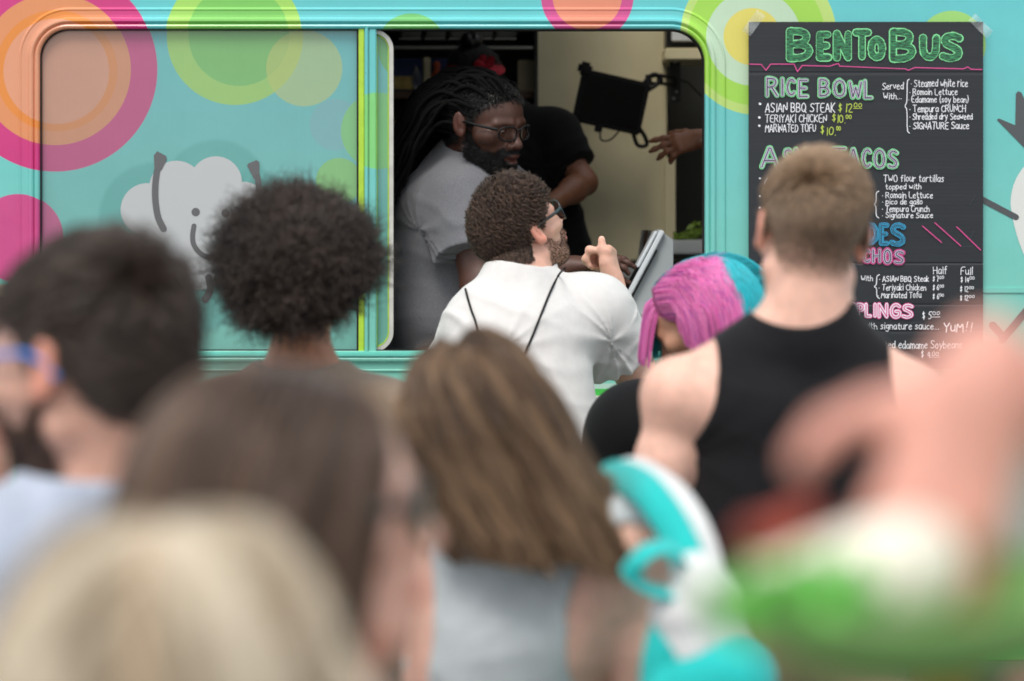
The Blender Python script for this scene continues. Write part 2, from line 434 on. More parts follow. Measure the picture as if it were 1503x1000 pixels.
def curves(name, paths, rad, m, parent, cols=None, stuff=True):
    N, n, _ = paths.shape; hc_ = bpy.data.hair_curves.new(name); hc_.add_curves([n]*N)
    o0 = origin(parent); hc_.attributes['position'].data.foreach_set('vector', (paths - o0).astype(np.float32).ravel())
    rad = np.broadcast_to(np.asarray(rad, float), (N, n)) if np.ndim(rad) != 1 else np.broadcast_to(np.asarray(rad)[None, :], (N, n))
    a = hc_.attributes.get('radius') or hc_.attributes.new('radius', 'FLOAT', 'POINT')
    a.data.foreach_set('value', np.ascontiguousarray(rad, dtype=np.float32).ravel())
    if cols is not None:
        if cols.ndim == 2: cols = np.repeat(cols[:, None], n, 1)
        ca = hc_.attributes.new('tint', 'FLOAT_COLOR', 'POINT')
        ca.data.foreach_set('color', np.concatenate([cols, np.ones((N, n, 1))], 2).astype(np.float32).ravel())
    hc_.materials.append(m); o = bpy.data.objects.new(name, hc_); COL.objects.link(o); o.parent = parent
    if stuff: o['kind'] = 'stuff'
    return o
def hair_mat(name, rough=.45, sheen=0, spec=.5):
    return mat(name, (1, 1, 1), rough=rough, attr='tint', spec=spec)
def pal(N, base, var=.25, hues=None, seed=0):
    r = np.random.default_rng(seed); c = np.tile(np.array(base), (N, 1))*(1 + var*(r.random((N, 1))*2-1))
    return np.clip(c, 0, 1)
def ramp_rad(n, r, tip=.25): return r*np.interp(np.linspace(0, 1, n), [0, .7, 1], [1, .9, tip])
def flow(roots, nor, F, n, step, tgt, push, grav=.25, start=.6, stiff=.0, seed=0):
    """strands that leave the scalp, lie down and fall, kept outside the field F"""
    N = len(roots); P = np.zeros((N, n, 3)); P[:, 0] = roots; d = nor*start + tgt(roots, 0)*(1-start)
    d /= np.linalg.norm(d, axis=1)[:, None] + 1e-9; p = roots.copy()
    for i in range(1, n):
        t = tgt(p, i/n); d = d*(1-grav) + t*grav; d /= np.linalg.norm(d, axis=1)[:, None] + 1e-9
        p = p + d*step; sd = F(p, False); need = push*min(1, i/3)
        m = sd < need
        if m.any():
            g = F.grad(p[m]); mv = np.minimum(need[m] - sd[m], .03) if np.ndim(need) else np.minimum(need - sd[m], .03)
            p[m] += g*mv[:, None]; dn = (d[m]*g).sum(1)[:, None]; d[m] -= g*np.minimum(dn, 0)
            d[m] /= np.linalg.norm(d[m], axis=1)[:, None] + 1e-9
        P[:, i] = p
    return P
def clump(P, K, t0=.1, t1=.7, seed=0, power=1.0):
    """pull strands toward K leading strands, more toward the tips"""
    r = np.random.default_rng(seed); N, n, _ = P.shape; lead = r.choice(N, K, replace=False)
    idx = np.zeros(N, int); 
    mid = P[:, n//3]
    for s in range(0, N, 4000):
        D = ((mid[s:s+4000, None] - mid[lead][None])**2).sum(2); idx[s:s+4000] = D.argmin(1)
    a = (t0 + (t1-t0)*np.linspace(0, 1, n)**power)[None, :, None]
    return P*(1-a) + P[lead[idx]]*a, idx
def wave(P, amp, freq, seed=0, idx=None, K=1):
    r = np.random.default_rng(seed); N, n, _ = P.shape; ph = r.random((N, 2))*6.28
    if idx is not None:
        pc = r.random((idx.max()+1, 2))*6.28; ph = pc[idx] + ph*.12
    d = np.gradient(P, axis=1); d /= np.linalg.norm(d, axis=2)[:, :, None] + 1e-9
    up = np.array([.3, .5, .81]); a = np.cross(d, up); a /= np.linalg.norm(a, axis=2)[:, :, None] + 1e-9; b = np.cross(d, a)
    s = np.linspace(0, 1, n)[None]; e = np.minimum(s*4, 1)*amp
    return P + a*(e*np.sin(s*freq*6.28 + ph[:, :1]))[:, :, None] + b*(e*np.cos(s*freq*6.28 + ph[:, :1]))[:, :, None]
def eyes(hc, R, S, parent, look=(0, 0), iris='3a2414', wide=1.0):
    for s in (-1, 1):
        c = hc + R @ (np.array([s*.031*wide, .0805, -.001])*S); mb = MB()
        fw = nrm(R @ np.array([look[0], 1, look[1]])); a = nrm(np.cross(fw, R[:, 2])); b = np.cross(a, fw)
        for nm, r, th0, th1, m in (('eye', .0128, .42, PI, EYEW), ('iris', .0129, .17, .43, EYEI), ('pupil', .0130, .0, .18, EYEP)):
            mb = MB(); n = 16; base = 0; rows = 6
            for i in range(rows+1):
                th = th0 + (th1-th0)*i/rows
                for j in range(n):
                    ph = 2*PI*j/n; mb.v.append(tuple(c + S*r*(fw*math.cos(th) + (a*math.cos(ph) + b*math.sin(ph))*math.sin(th))))
            for i in range(rows):
                for j in range(n): mb.f.append([i*n+j, i*n+(j+1) % n, (i+1)*n+(j+1) % n, (i+1)*n+j])
            o = mb.build(nm, m, parent if nm == 'eye' else eo, True)
            if nm == 'eye': eo = o
EYEW = mat('eye_white', lin('c9bfb6'), rough=.15, coat=1); EYEI = mat('iris_brown', lin('2a170c'), rough=.15, coat=1); EYEP = mat('pupil_black', (.003,)*3, rough=.1, coat=1)

def folds(P, J, wr, seed, arms=True):
    """creases that fan out from the armpits and elbows, long soft drapes down the back, a little crumple"""
    r0 = np.random.default_rng(seed); R_ = J['B']; o = J['chest']; L = (P - o) @ R_
    w1 = wob(P, 16, seed); w2 = wob(P, 42, seed+1)
    s = L[:, 0]*62 + L[:, 2]*9*np.sign(L[:, 0]) + 2.2*w1 + 1.0*w2
    drape = (.5+.5*np.sin(s))**3*np.clip(.5 + .9*wob(P, 9, seed+3), 0, 1)*np.clip((.12 - L[:, 2])/.2, 0, 1)
    s2 = L[:, 2]*70 + L[:, 0]*26 + 3*w1 + 1.3*w2
    cross = (.5+.5*np.sin(s2))**4*np.clip(.3 + 1.1*wob(P, 11, seed+5), 0, 1)
    fan = np.zeros(len(P))
    for k, sg in (('L', 1), ('R', -1)):
        a = J['s'+k] + np.array([0, 0, -.085]) + (J['e'+k]-J['s'+k])*.05; V = P - a; d = np.linalg.norm(V, axis=1) + 1e-6
        up = nrm(J['s'+k]-J['pelvis']); inn = nrm(J['chest']-J['s'+k])
        th = np.arctan2(V @ up, V @ inn)
        fan += (.5+.5*np.sin(th*8.5 + 1.2*w1 + .6*w2 + sg))**2.5*np.exp(-d/.11)*np.clip(d/.04, 0, 1)
        ax = J['e'+k]-J['s'+k]; t = (P - J['s'+k]) @ nrm(ax); rad = np.linalg.norm(P - J['s'+k] - t[:, None]*nrm(ax), axis=1)
        fan += ((t > .03)*(rad < .11))*(.5+.5*np.sin(t*85 + 3.0*w1 + 1.6*w2))**4*.25
    return wr*(drape*.9 + cross*.7 + fan*1.5 + w2*.18 + wob(P, 110, seed+7)*.08)
def shirt(J, inf=.014, b=1.0, sleeve=.62, srad=1.0, belly=0.0, hem=.12, neck_r=.072, neck_at=None, wr=.006, seed=0, arm=1.0, neck_drop=.0, up=None, coarse=1.0, body=None):
    F = Field(); f = J['B'][:, 1]
    if body is not None: F.p = list(body.t)
    torso(F, J, inf, b, belly=belly, hem=J['pelvis'] - np.array([0, 0, hem*.3]))
    for k in 'LR':
        s, e = J['s'+k], J['e'+k]
        F.cone(s, s + (e-s)*sleeve, (.058*arm*b + inf)*srad, (.052*arm*b + inf*1.3)*srad, .045, 1, True)
    c = J['neck'] if neck_at is None else neck_at
    u_ = body.nk if body is not None else np.array([0, 0, 1.]); F.ell(c + u_*(.17 + .018 - neck_drop), (.17, .17, .17), None, .006, -1); F.ell(c + u_*.3, (.15, .15, .2), None, .006, -1)
    F.ell(J['pelvis'] - np.array([0, 0, hem + .4]), (.5, .5, .4), None, .01, -1)
    def post(P):
        q = P*np.array([1, 1, .55])
        base_ = inf*.75 if body is not None else 0
        return -(base_ + folds(P, J, wr, seed))
    F.post = post
    return F
def pants(J, inf=.012, b=1.0):
    F = Field(); r = J['B'][:, 0]
    F.cone(J['pelvis'] - r*.07 + [0, 0, .04], J['pelvis'] + r*.07 + [0, 0, .04], .108*b+inf, .108*b+inf, .04)
    for k in 'LR':
        h, kn, a = J['h'+k], J['k'+k], J['a'+k]
        F.cone(h, kn, .09*b+inf, .062*b+inf, .04); F.cone(kn, a + (a-kn)*.05, .062+inf, .048+inf, .03, 1, True)
    F.post = lambda P: -wob(P*np.array([1, 1, 1.6]), 40, 3)*.004
    return F
def shoe(parent, J, k, m):
    F = Field(); a = J['a'+k]; f = J['B'][:, 1]; z = np.array([0, 0, 1.])
    F.cone(a, a - z*.03, .045, .05, .03); F.cone(a - z*.04, a + f*.15 - z*.045, .042, .036, .03); F.ell(a - z*.4, (.5, .5, .32), None, .004, -1)
    v, q = surface(F, .012); mobj('shoe', v, q, m, parent)
def person(label, J, hc, R, S=1.0, skin=None, mskin=None, group=None, h=.0045, foot=0.0, extra=None, pants_m=None, shoe_m=None, ear=True, rl=1, **kw):
    base = np.array([J['pelvis'][0], J['pelvis'][1], foot])
    root = thing('person', label, 'person', base, group)
    F = body(J, hc, R, S, **kw)
    v, q = surface(F, h); v = relax(v, q, rl)
    c = tintcols(v, hc, R, S, skin, extra, ear)
    mobj('body', v, q, mskin, root, True, None, c)
    if pants_m is not None:
        G = pants(J, b=kw.get('b', 1.0)); a, b_ = surface(G, .012); mobj('trousers', a, relax(a, b_, 1), pants_m) if 0 else mobj('trousers', relax(a, b_, 1), b_, pants_m, root)
        for k in 'LR': shoe(root, J, k, shoe_m)
    return dict(root=root, F=F, v=v, q=q, hc=hc, R=R, S=S, J=J)
def garment(name, F, m, p, h=.006, it=1):
    v, q = surface(F, h); return mobj(name, relax(v, q, it), q, m, p['root'] if isinstance(p, dict) else p)
def loc(p, v): return (v - p['hc']) @ p['R'] / p['S']
def cloth(name, col, **k):
    k.setdefault('rough', .85); k.setdefault('noise', .06); k.setdefault('nscale', 60); k.setdefault('bump', .35); k.setdefault('bscale', 420); k.setdefault('sheen', .2)
    return mat(name, col, **k)
DENIM = cloth('denim', lin('3a4557')); DARKP = cloth('dark_cotton', lin('26262a')); KHAKI = cloth('khaki_cotton', lin('8d8062')); SHOE = mat('shoe_rubber', lin('d8d8d4'), rough=.6); SHOED = mat('dark_leather', lin('221f1d'), rough=.5)
# ---------------------------------------------------------------- ground and street
YT = 6.8; S0 = YT/FPX
def TX(px): return (px-751.5)*S0
def TZ(py): return HC - (py-HOR)*S0
asph = mat('asphalt', lin('5b5a58'), rough=.9, noise=.25, nscale=6, bump=.5, bscale=160)
gm = MB(); N = 24
gm.add([(x, y, 0) for y in np.linspace(-60, 60, N) for x in np.linspace(-60, 60, N)], [[j*N+i, j*N+i+1, (j+1)*N+i+1, (j+1)*N+i] for j in range(N-1) for i in range(N-1)])
g = gm.build('ground', asph, loc=(0, 0, 0)); g['kind'] = 'structure'

# ---------------------------------------------------------------- printed wrap of the truck
CIR = [ # px, py, radius, colour, strength
 (600,520,420,'86d3c2',.55), (20,600,300,'8fd2bd',.5), (1500,600,330,'83cdbd',.6),
 (80,102,150,'d0327f',1), (80,102,111,'e2925f',1), (82,104,89,'e68c38',1), (82,105,77,'e29c78',1),
 (27,350,65,'cf4a8a',1), (0,478,60,'bca58a',1),
 (344,54,100,'a9dc5a',.95), (350,52,74,'79c95e',.9), (446,100,56,'cbd765',.62), (492,183,38,'9aa6c0',.28), (497,266,34,'8fd567',.9),
 (862,-6,68,'cc4a8c',1), (862,-6,51,'e58e70',1),
 (1113,54,115,'bddd78',1), (1110,54,101,'a3da4f',1), (1106,56,70,'c2dfc0',1), (1104,54,42,'e2d766',1),
 (1397,66,50,'9fd873',1), (556,192,56,'86d873',.9), (604,70,50,'6fbf63',.95), (640,120,60,'b8d76a',.6),
 (225,320,84,'55b5ac',.7), (268,284,84,'55b5ac',.0), (316,284,82,'55b5ac',.7), (366,326,80,'55b5ac',.7), (285,380,110,'55b5ac',.5)]
def wrap_mat(name, film=0.0, rough=.32, coat=.35, base='62c9cc', bump=.05):
    m = bpy.data.materials.new(name); m.use_nodes = True; nt = m.node_tree; L = nt.links; b = nt.nodes['Principled BSDF']
    tc = nt.nodes.new('ShaderNodeTexCoord'); sp = nt.nodes.new('ShaderNodeSeparateXYZ'); L.new(tc.outputs['Object'], sp.inputs[0])
    cb = nt.nodes.new('ShaderNodeCombineXYZ'); L.new(sp.outputs[0], cb.inputs[0]); L.new(sp.outputs[2], cb.inputs[1])
    def rgb(fac, a, bcol):
        x = nt.nodes.new('ShaderNodeMix'); x.data_type = 'RGBA'
        if hasattr(fac, 'default_value'): L.new(fac, x.inputs[0])
        else: x.inputs[0].default_value = fac
        if isinstance(a, tuple): x.inputs[6].default_value = (*a, 1)
        else: L.new(a, x.inputs[6])
        if isinstance(bcol, tuple): x.inputs[7].default_value = (*bcol, 1)
        else: L.new(bcol, x.inputs[7])
        return x.outputs[2]
    # print fades from blue-turquoise above to mint below
    gr = nt.nodes.new('ShaderNodeMapRange'); gr.inputs[1].default_value = TZ(0); gr.inputs[2].default_value = TZ(600)
    L.new(sp.outputs[2], gr.inputs[0]); col = rgb(gr.outputs[0], lin(base), lin('84cfba'))
    for px, py, r, c, a in CIR:
        if a <= 0 or r > 200: continue
        d = nt.nodes.new('ShaderNodeVectorMath'); d.operation = 'DISTANCE'; L.new(cb.outputs[0], d.inputs[0]); d.inputs[1].default_value = (TX(px), TZ(py), 0)
        k = nt.nodes.new('ShaderNodeMapRange'); k.inputs[1].default_value = r*S0 - .0008; k.inputs[2].default_value = r*S0 + .0008
        if c == '55b5ac': k.inputs[1].default_value = r*S0 - .012
        k.inputs[3].default_value = a; k.inputs[4].default_value = 0; L.new(d.outputs[1], k.inputs[0]); col = rgb(k.outputs[0], col, lin(c))
    # green stripe low on the side with a pale line above it
    for z0, z1, c in ((1800, 563, 'b4d7c8'), (1800, 571, '4bbd52'), (592, 584, 'c9ecc6')):
        if z0 == 1800:
            k = nt.nodes.new('ShaderNodeMath'); k.operation = 'LESS_THAN'; k.inputs[1].default_value = TZ(z1); L.new(sp.outputs[2], k.inputs[0]); col = rgb(k.outputs[0], col, lin(c))
        else:
            k = nt.nodes.new('ShaderNodeMath'); k.operation = 'COMPARE'; k.inputs[1].default_value = TZ(588); k.inputs[2].default_value = .006; L.new(sp.outputs[2], k.inputs[0]); col = rgb(k.outputs[0], col, lin(c))
    if film: col = rgb(film, col, lin('66797e'))
    # grime
    n = nt.nodes.new('ShaderNodeTexNoise'); n.inputs['Scale'].default_value = 3; n.inputs['Detail'].default_value = 8; n.inputs['Roughness'].default_value = .7
    L.new(tc.outputs['Object'], n.inputs['Vector'])
    r = nt.nodes.new('ShaderNodeMapRange'); r.inputs[1].default_value = .35; r.inputs[2].default_value = .75; r.inputs[3].default_value = 1.0; r.inputs[4].default_value = .90; L.new(n.outputs[0], r.inputs[0])
    v = nt.nodes.new('ShaderNodeVectorMath'); v.operation = 'MULTIPLY'; L.new(col, v.inputs[0]); L.new(r.outputs[0], v.inputs[1])
    # fine vertical streaks in the film
    mp = nt.nodes.new('ShaderNodeMapping'); mp.inputs['Scale'].default_value = (220, 1, 3); L.new(tc.outputs['Object'], mp.inputs[0])
    n2 = nt.nodes.new('ShaderNodeTexNoise'); n2.inputs['Scale'].default_value = 1; n2.inputs['Detail'].default_value = 2; L.new(mp.outputs[0], n2.inputs['Vector'])
    r2 = nt.nodes.new('ShaderNodeMapRange'); r2.inputs[1].default_value = .3; r2.inputs[2].default_value = .7; r2.inputs[3].default_value = .99; r2.inputs[4].default_value = 1.01; L.new(n2.outputs[0], r2.inputs[0])
    v2 = nt.nodes.new('ShaderNodeVectorMath'); v2.operation = 'MULTIPLY'; L.new(v.outputs[0], v2.inputs[0]); L.new(r2.outputs[0], v2.inputs[1])
    # chips and specks of dirt
    vo = nt.nodes.new('ShaderNodeTexVoronoi'); vo.inputs['Scale'].default_value = 9; L.new(tc.outputs['Object'], vo.inputs['Vector'])
    ch = nt.nodes.new('ShaderNodeMath'); ch.operation = 'LESS_THAN'; ch.inputs[1].default_value = .022; L.new(vo.outputs['Distance'], ch.inputs[0])
    fin = rgb(ch.outputs[0], v2.outputs[0], lin('5f6a66'))
    L.new(fin, b.inputs['Base Color']); b.inputs['Roughness'].default_value = rough; b.inputs['Coat Weight'].default_value = coat; b.inputs['Coat Roughness'].default_value = .12
    n3 = nt.nodes.new('ShaderNodeTexNoise'); n3.inputs['Scale'].default_value = 4; n3.inputs['Detail'].default_value = 3; L.new(tc.outputs['Object'], n3.inputs['Vector'])
    bp = nt.nodes.new('ShaderNodeBump'); bp.inputs['Strength'].default_value = bump; bp.inputs['Distance'].default_value = .05; L.new(n3.outputs[0], bp.inputs['Height']); L.new(bp.outputs[0], b.inputs['Normal']); L.new(bp.outputs[0], b.inputs['Coat Normal'])
    return m
WRAP = wrap_mat('printed_vinyl'); FILM = wrap_mat('perforated_window_film', film=.38, rough=.22, coat=.6, bump=.02)
TEAL = mat('turquoise_paint', lin('6fcfbf'), rough=.35, coat=.3, noise=.04, bump=.1, bscale=40); LIME = mat('lime_paint', lin('b3d943'), rough=.4, noise=.1, nscale=30)
WHT = mat('white_gasket', lin('c9c8c0'), rough=.5, noise=.12, nscale=25); BLK = mat('black_rubber', lin('17181a'), rough=.55)
CREAM = mat('stained_cream_panel', lin('d3c9a4'), rough=.45, noise=.16, nscale=2.2, bump=.15, bscale=8); STEEL = mat('brushed_steel', lin('b4b4b0'), rough=.38, metal=.7, noise=.1, nscale=30, stretch=(1, 1, 30))
DGREY = mat('dark_grey_panel', lin('55544e'), rough=.6, noise=.15, nscale=4); FLOORM = mat('rubber_floor', lin('3a3835'), rough=.8); WHITEP = mat('white_plastic', lin('d3d6d4'), rough=.4, noise=.04); WOOD = mat('brown_shelf', lin('5b4534'), rough=.6, noise=.2, nscale=12)
BLKM = mat('black_metal', lin('0e0e10'), rough=.4); BLKP = mat('black_plastic', lin('0a0a0c'), rough=.6, spec=.25); CEIL = mat('interior_white', lin('c6c3b6'), rough=.5)

truck = thing('food_truck', 'turquoise food truck with printed circles, an open serving window and a wrapped side pane', 'food truck', (0, YT, 0))
def rrect(x0, x1, z0, z1, r, n=10, o=0.0):
    """rounded rectangle, offset outward by o; r = corner radii (tl, tr, br, bl)"""
    pts = []; C = [(x0+r[0], z1-r[0], PI, r[0]), (x1-r[1], z1-r[1], PI/2, r[1]), (x1-r[2], z0+r[2], 0, r[2]), (x0+r[3], z0+r[3], -PI/2, r[3])]
    for cx, cz, a0, rr in C:
        for i in range(n+1):
            a = a0 - PI/2*i/n; pts.append((cx + (rr+o)*math.cos(a), cz + (rr+o)*math.sin(a)))
    return pts
WX0, WX1, WZ1, WZ0 = TX(57), TX(1036), TZ(41), TZ(517)
RAD = (.085, .10, .05, .05)
# side wall with the window hole
def wall_with_hole(name, y, m, x0=-2.6, x1=3.3, z0=.42, z1=3.05, off=.056):
    inn = rrect(WX0, WX1, WZ0, WZ1, RAD, o=off); n = len(inn); out = []
    per = [(x0, z1), (x1, z1), (x1, z0), (x0, z0)]
    for cx, k in zip(range(4), range(4)):
        a = per[k]; out += [a]*11
    # spread the outer points along the border between the corners
    outer = []
    for k in range(4):
        for i in range(11): outer.append(per[k])
    v = [(p[0], y, p[1]) for p in inn] + [(p[0], y, p[1]) for p in per]; f = []
    for k in range(4):
        for i in range(10): f.append([k*11+i, n+k, k*11+i+1])
        f.append([k*11+10, n+k, n+(k+1) % 4, (k*11+11) % n])
    return mobj(name, v, f, m, truck, False)
wall_with_hole('side_panel', YT, WRAP)
# moulding round the whole window: ridges and grooves
prof = [(-.004, .03), (-.004, -.008), (-.001, -.013), (.004, -.015), (.008, -.013), (.0095, -.008), (.012, -.009), (.014, -.014), (.018, -.0165), (.023, -.0155), (.027, -.012), (.029, -.006), (.036, -.0045), (.048, -.004), (.050, -.0055), (.0525, -.0055), (.054, -.003), (.059, .001)]
v = []; f = []; n = 0
for o, h in prof:
    L_ = rrect(WX0, WX1, WZ0, WZ1, RAD, 14, o); n = len(L_); v += [(x, YT + h, z) for x, z in L_]
for i in range(len(prof)-1):
    for j in range(n): f.append([i*n+j, i*n+(j+1) % n, (i+1)*n+(j+1) % n, (i+1)*n+j])
mo = mobj('window_moulding', v, f, WRAP, truck, False)
# inner reveal of the hole
def ring(name, m, x0, x1, z0, z1, r, o0, o1, y0, y1, parent, n=12):
    a = rrect(x0, x1, z0, z1, r, n, o0); b = rrect(x0, x1, z0, z1, r, n, o1); k = len(a)
    v = [(x, y0, z) for x, z in a] + [(x, y0, z) for x, z in b] + [(x, y1, z) for x, z in b] + [(x, y1, z) for x, z in a]
    f = [[i*k+j, i*k+(j+1) % k, ((i+1) % 4)*k+(j+1) % k, ((i+1) % 4)*k+j] for i in range(4) for j in range(k)]
    return mobj(name, v, f, m, parent, False)
ring('window_gasket', BLK, WX0, WX1, WZ0, WZ1, RAD, -.0068, -.0045, YT - .002, YT + .05, truck)
ring('window_reveal', DGREY, WX0, WX1, WZ0, WZ1, RAD, .001, .02, YT + .031, YT + .11, truck)
# long fixed pane covered with the printed film
MB().box(TX(57)-.002, TX(527), YT+.012, YT+.02, TZ(516), TZ(41)+.002, .002).build('window_pane', FILM, truck)
# posts between the panes
MB().box(TX(526.5), TX(535), YT-.008, YT+.028, TZ(517), TZ(40), .002).build('lime_strip', LIME, truck)
MB().box(TX(523.5), TX(526), YT-.002, YT+.018, TZ(516), TZ(41), .001).build('pane_seal', BLK, truck)
p_ = MB().box(TX(535.5), TX(541), YT-.014, YT+.03, TZ(519), TZ(38), .003).box(TX(541.5), TX(552.5), YT-.009, YT+.03, TZ(519), TZ(38), .003)
p_.build('window_post', WRAP, truck)
# sliding sash: film-covered pane, white gasket with round corners on the right
sash = MB(); SX0, SX1, SZ0, SZ1 = TX(545), TX(577), TZ(517), TZ(43)
SR = (.004, .056, .056, .004)
o_ = rrect(SX0, SX1, SZ0, SZ1, SR, 12, -.008); sp_ = mobj('sliding_pane', [(x, YT+.022, z) for x, z in o_] + [(x, YT+.028, z) for x, z in o_], [list(range(len(o_))), list(range(2*len(o_)-1, len(o_)-1, -1))], FILM, truck, False)
ring('pane_frame', WHT, SX0, SX1, SZ0, SZ1, SR, -.0115, .0, YT+.008, YT+.034, sp_)
ring('pane_frame_lip', LIME, SX0, SX1, SZ0, SZ1, SR, -.016, -.0125, YT+.017, YT+.0225, sp_)
# sill and trims
MB().box(TX(57), TX(1036), YT-.020, YT+.05, TZ(524), TZ(516), .004).build('window_sill', TEAL, truck)
MB().box(TX(1046), 3.28, YT-.004, YT+.002, TZ(430.5), TZ(422), .0015).build('trim_strip', WRAP, truck)
MB().box(-2.58, TX(27), YT-.004, YT+.002, TZ(424), TZ(416), .0015).build('trim_strip', WRAP, truck)
MB().box(-2.58, 3.28, YT-.012, YT+.002, TZ(587), TZ(581), .002).build('trim_strip', WHT, truck)
for i in range(12):
    x = -2.4 + i*.5
    b_ = MB(); b_.lathe([(0.0001, -.0035), (.004, -.003), (.006, 0), (.006, .002)], (x, YT - .0118, TZ(584)), 10, 'y'); b_.build('rivet', STEEL, truck)
# marks of the print
def blob(polys):
    mb = MB()
    for i, (pts, dy) in enumerate(polys):
        mb.add([(TX(x), YT + .0115 - dy, TZ(y)) for x, y in pts], [list(range(len(pts)))])
    return mb
def circ(cx, cy, r, ry=None, n=40): return [(cx + r*math.cos(2*PI*i/n), cy + (ry or r)*math.sin(2*PI*i/n)) for i in range(n)]
def stadium(a, b, wa, wb=None, n=8):
    wb = wa if wb is None else wb; a = np.array(a, float); b = np.array(b, float); d = b-a; t = math.atan2(d[1], d[0]); out = []
    for i in range(n+1): an = t + PI/2 + PI*i/n; out.append((a[0]+wa/2*math.cos(an), a[1]+wa/2*math.sin(an)))
    for i in range(n+1): an = t - PI/2 + PI*i/n; out.append((b[0]+wb/2*math.cos(an), b[1]+wb/2*math.sin(an)))
    return out
def strokes(pts, wd, dy=0):
    P = smoothed(pts, 6) if len(pts) > 2 else np.array(pts, float); w_ = np.interp(np.linspace(0, 1, len(P)), np.linspace(0, 1, len(wd)), wd) if hasattr(wd, '__len__') else [wd]*len(P)
    return [(stadium(P[i], P[i+1], w_[i], w_[i+1]), dy + .00003*i) for i in range(len(P)-1)]
CLW = mat('cloud_print', lin('b9bdbe'), rough=.22, coat=.6); GRP = mat('grey_print', lin('5b5c5e'), rough=.25, coat=.6)
blob([(circ(215, 308, 39), 0), (circ(258, 276, 40), .0001), (circ(316, 268, 38.5), .0002), (circ(357, 302, 35), .0003), (circ(287, 352, 74), .0004), (circ(270, 320, 50), .0005), (circ(325, 325, 50), .0006)]).build('printed_cloud', CLW, truck)
CLG = []; gp = strokes([(233, 236), (228, 262), (227, 290), (231, 318), (239, 336)], [9.5, 9.5, 9.5, 10], .0012)
gp += [([(225, 228), (230, 222), (243, 229), (244, 234), (236, 250), (226, 250)], .0018)]
CLG.append(('printed_arm', 0, len(gp))); gp += strokes([(374, 248), (378, 264), (380, 285), (379, 312)], [8, 9, 9.5], .0012) + [([(362, 243), (364, 240), (376, 235), (380, 238), (380, 256), (372, 262)], .0018)]
CLG.append(('printed_arm', CLG[-1][2], len(gp))); gp += [(circ(286.5, 311.5, 6.2), .0012), (circ(330.5, 313, 6), .0012)]
CLG += [('printed_dot', len(gp)-2, len(gp)-1), ('printed_dot', len(gp)-1, len(gp))]; gp += strokes([(284, 332), (282, 347), (284, 360), (293, 372), (306, 377), (318, 373), (326, 358), (328, 333)], 7.5, .0012)
CLG.append(('printed_smile', CLG[-1][2], len(gp))); gp += strokes([(306, 408), (308, 425), (300, 440)], 11, .0012)
CLG.append(('printed_leg', CLG[-1][2], len(gp)))
for nm_, a_, b_ in CLG: blob(gp[a_:b_]).build(nm_, GRP, truck)
WHP = mat('white_print', lin('dcdfda'), rough=.3, coat=.3); GR2 = mat('charcoal_print', lin('4d5153'), rough=.3, coat=.3)
def shift(polys, d): return [(p, q + d) for p, q in polys]
blob(shift([([(1545-62*math.cos(a)*(1 if math.sin(a) < 0 else 1 - .22*math.sin(a)), 300 + (75 if math.sin(a) < 0 else 120)*math.sin(a)) for a in np.linspace(0, 2*PI, 50)[:-1]], 0)], .0125)).build('printed_turnip', WHP, truck)
for nm_, g_ in (('printed_leaf', [([(1463, 176), (1466, 174), (1490, 184), (1491, 138), (1494, 134), (1499, 136), (1530, 200), (1515, 226), (1508, 222)], 0)]), ('printed_arm', strokes([(1430, 287), (1491, 319)], 9, .0)), ('printed_leg', strokes([(1457, 478), (1472, 495), (1475, 494), (1530, 428)], 11, .0))): blob(shift(g_, .0130)).build(nm_, GR2, truck)
# far side, roof, ends, floor: the box of the truck
YB = YT + 2.15; FZ = .72
def slab(nm, m, *a, b=.006): return MB().box(*a, b).build(nm, m, truck)
slab('rear_side_panel', TEAL, -2.6, 3.3, YB, YB+.05, .42, 3.05); slab('roof', CEIL, -2.6, .15, YT+.002, YB, 2.98, 3.04); slab('roof', CEIL, 1.75, 3.3, YT+.002, YB, 2.98, 3.04)
slab('roof', CEIL, .15, 1.75, YT+.002, YT+.25, 2.98, 3.04); slab('roof', CEIL, .15, 1.75, YT+1.2, YB, 2.98, 3.04)  # unseen gap left between the roof pieces, added to let daylight brighten the inside
slab('end_panel', TEAL, -2.64, -2.6, YT, YB+.05, .42, 3.05); slab('end_panel', TEAL, 3.3, 3.34, YT, YB+.05, .42, 3.05)
slab('floor', FLOORM, -2.6, 3.3, YT+.002, YB, FZ-.05, FZ)
slab('wall_lining', CEIL, -2.59, TX(48), YT+.045, YT+.07, FZ, 2.975); slab('wall_lining', CEIL, TX(1043), 3.29, YT+.045, YT+.07, FZ, 2.975); slab('wall_lining', CEIL, TX(48)+.002, TX(1043)-.002, YT+.112, YT+.13, FZ, TZ(524)); slab('wall_lining', CEIL, TX(48)+.002, TX(1043)-.002, YT+.112, YT+.13, TZ(30), 2.975)
TY = mat('tyre_rubber', lin('1c1c1c'), rough=.85, bump=.3, bscale=60)
for x in (-1.5, 2.3):
    wv = MB().lathe([(.22, .0), (.36, .0), (.40, .03), (.40, .2), (.36, .24), (.22, .24)], (x, YT+.04, .40), 32, 'y'); wo = wv.build('wheel', TY, truck, True)
    MB().lathe([(.001, .03), (.06, .02), (.10, .06), (.19, .05), (.22, .01), (.23, .12)], (x, YT+.04, .40), 24, 'y').build('rim', STEEL, wo, True)
slab('chassis', BLKM, -2.5, 3.2, YT+.35, YB-.3, .35, .66)
# ---------------------------------------------------------------- inside the truck
def pbox(px0, px1, py0, py1, d, t, b=.004, mb=None):
    a = W(px0, py1, d); c = W(px1, py0, d); mb = mb or MB(); return mb.box(a[0], c[0], d, d+t, a[2], c[2], b)
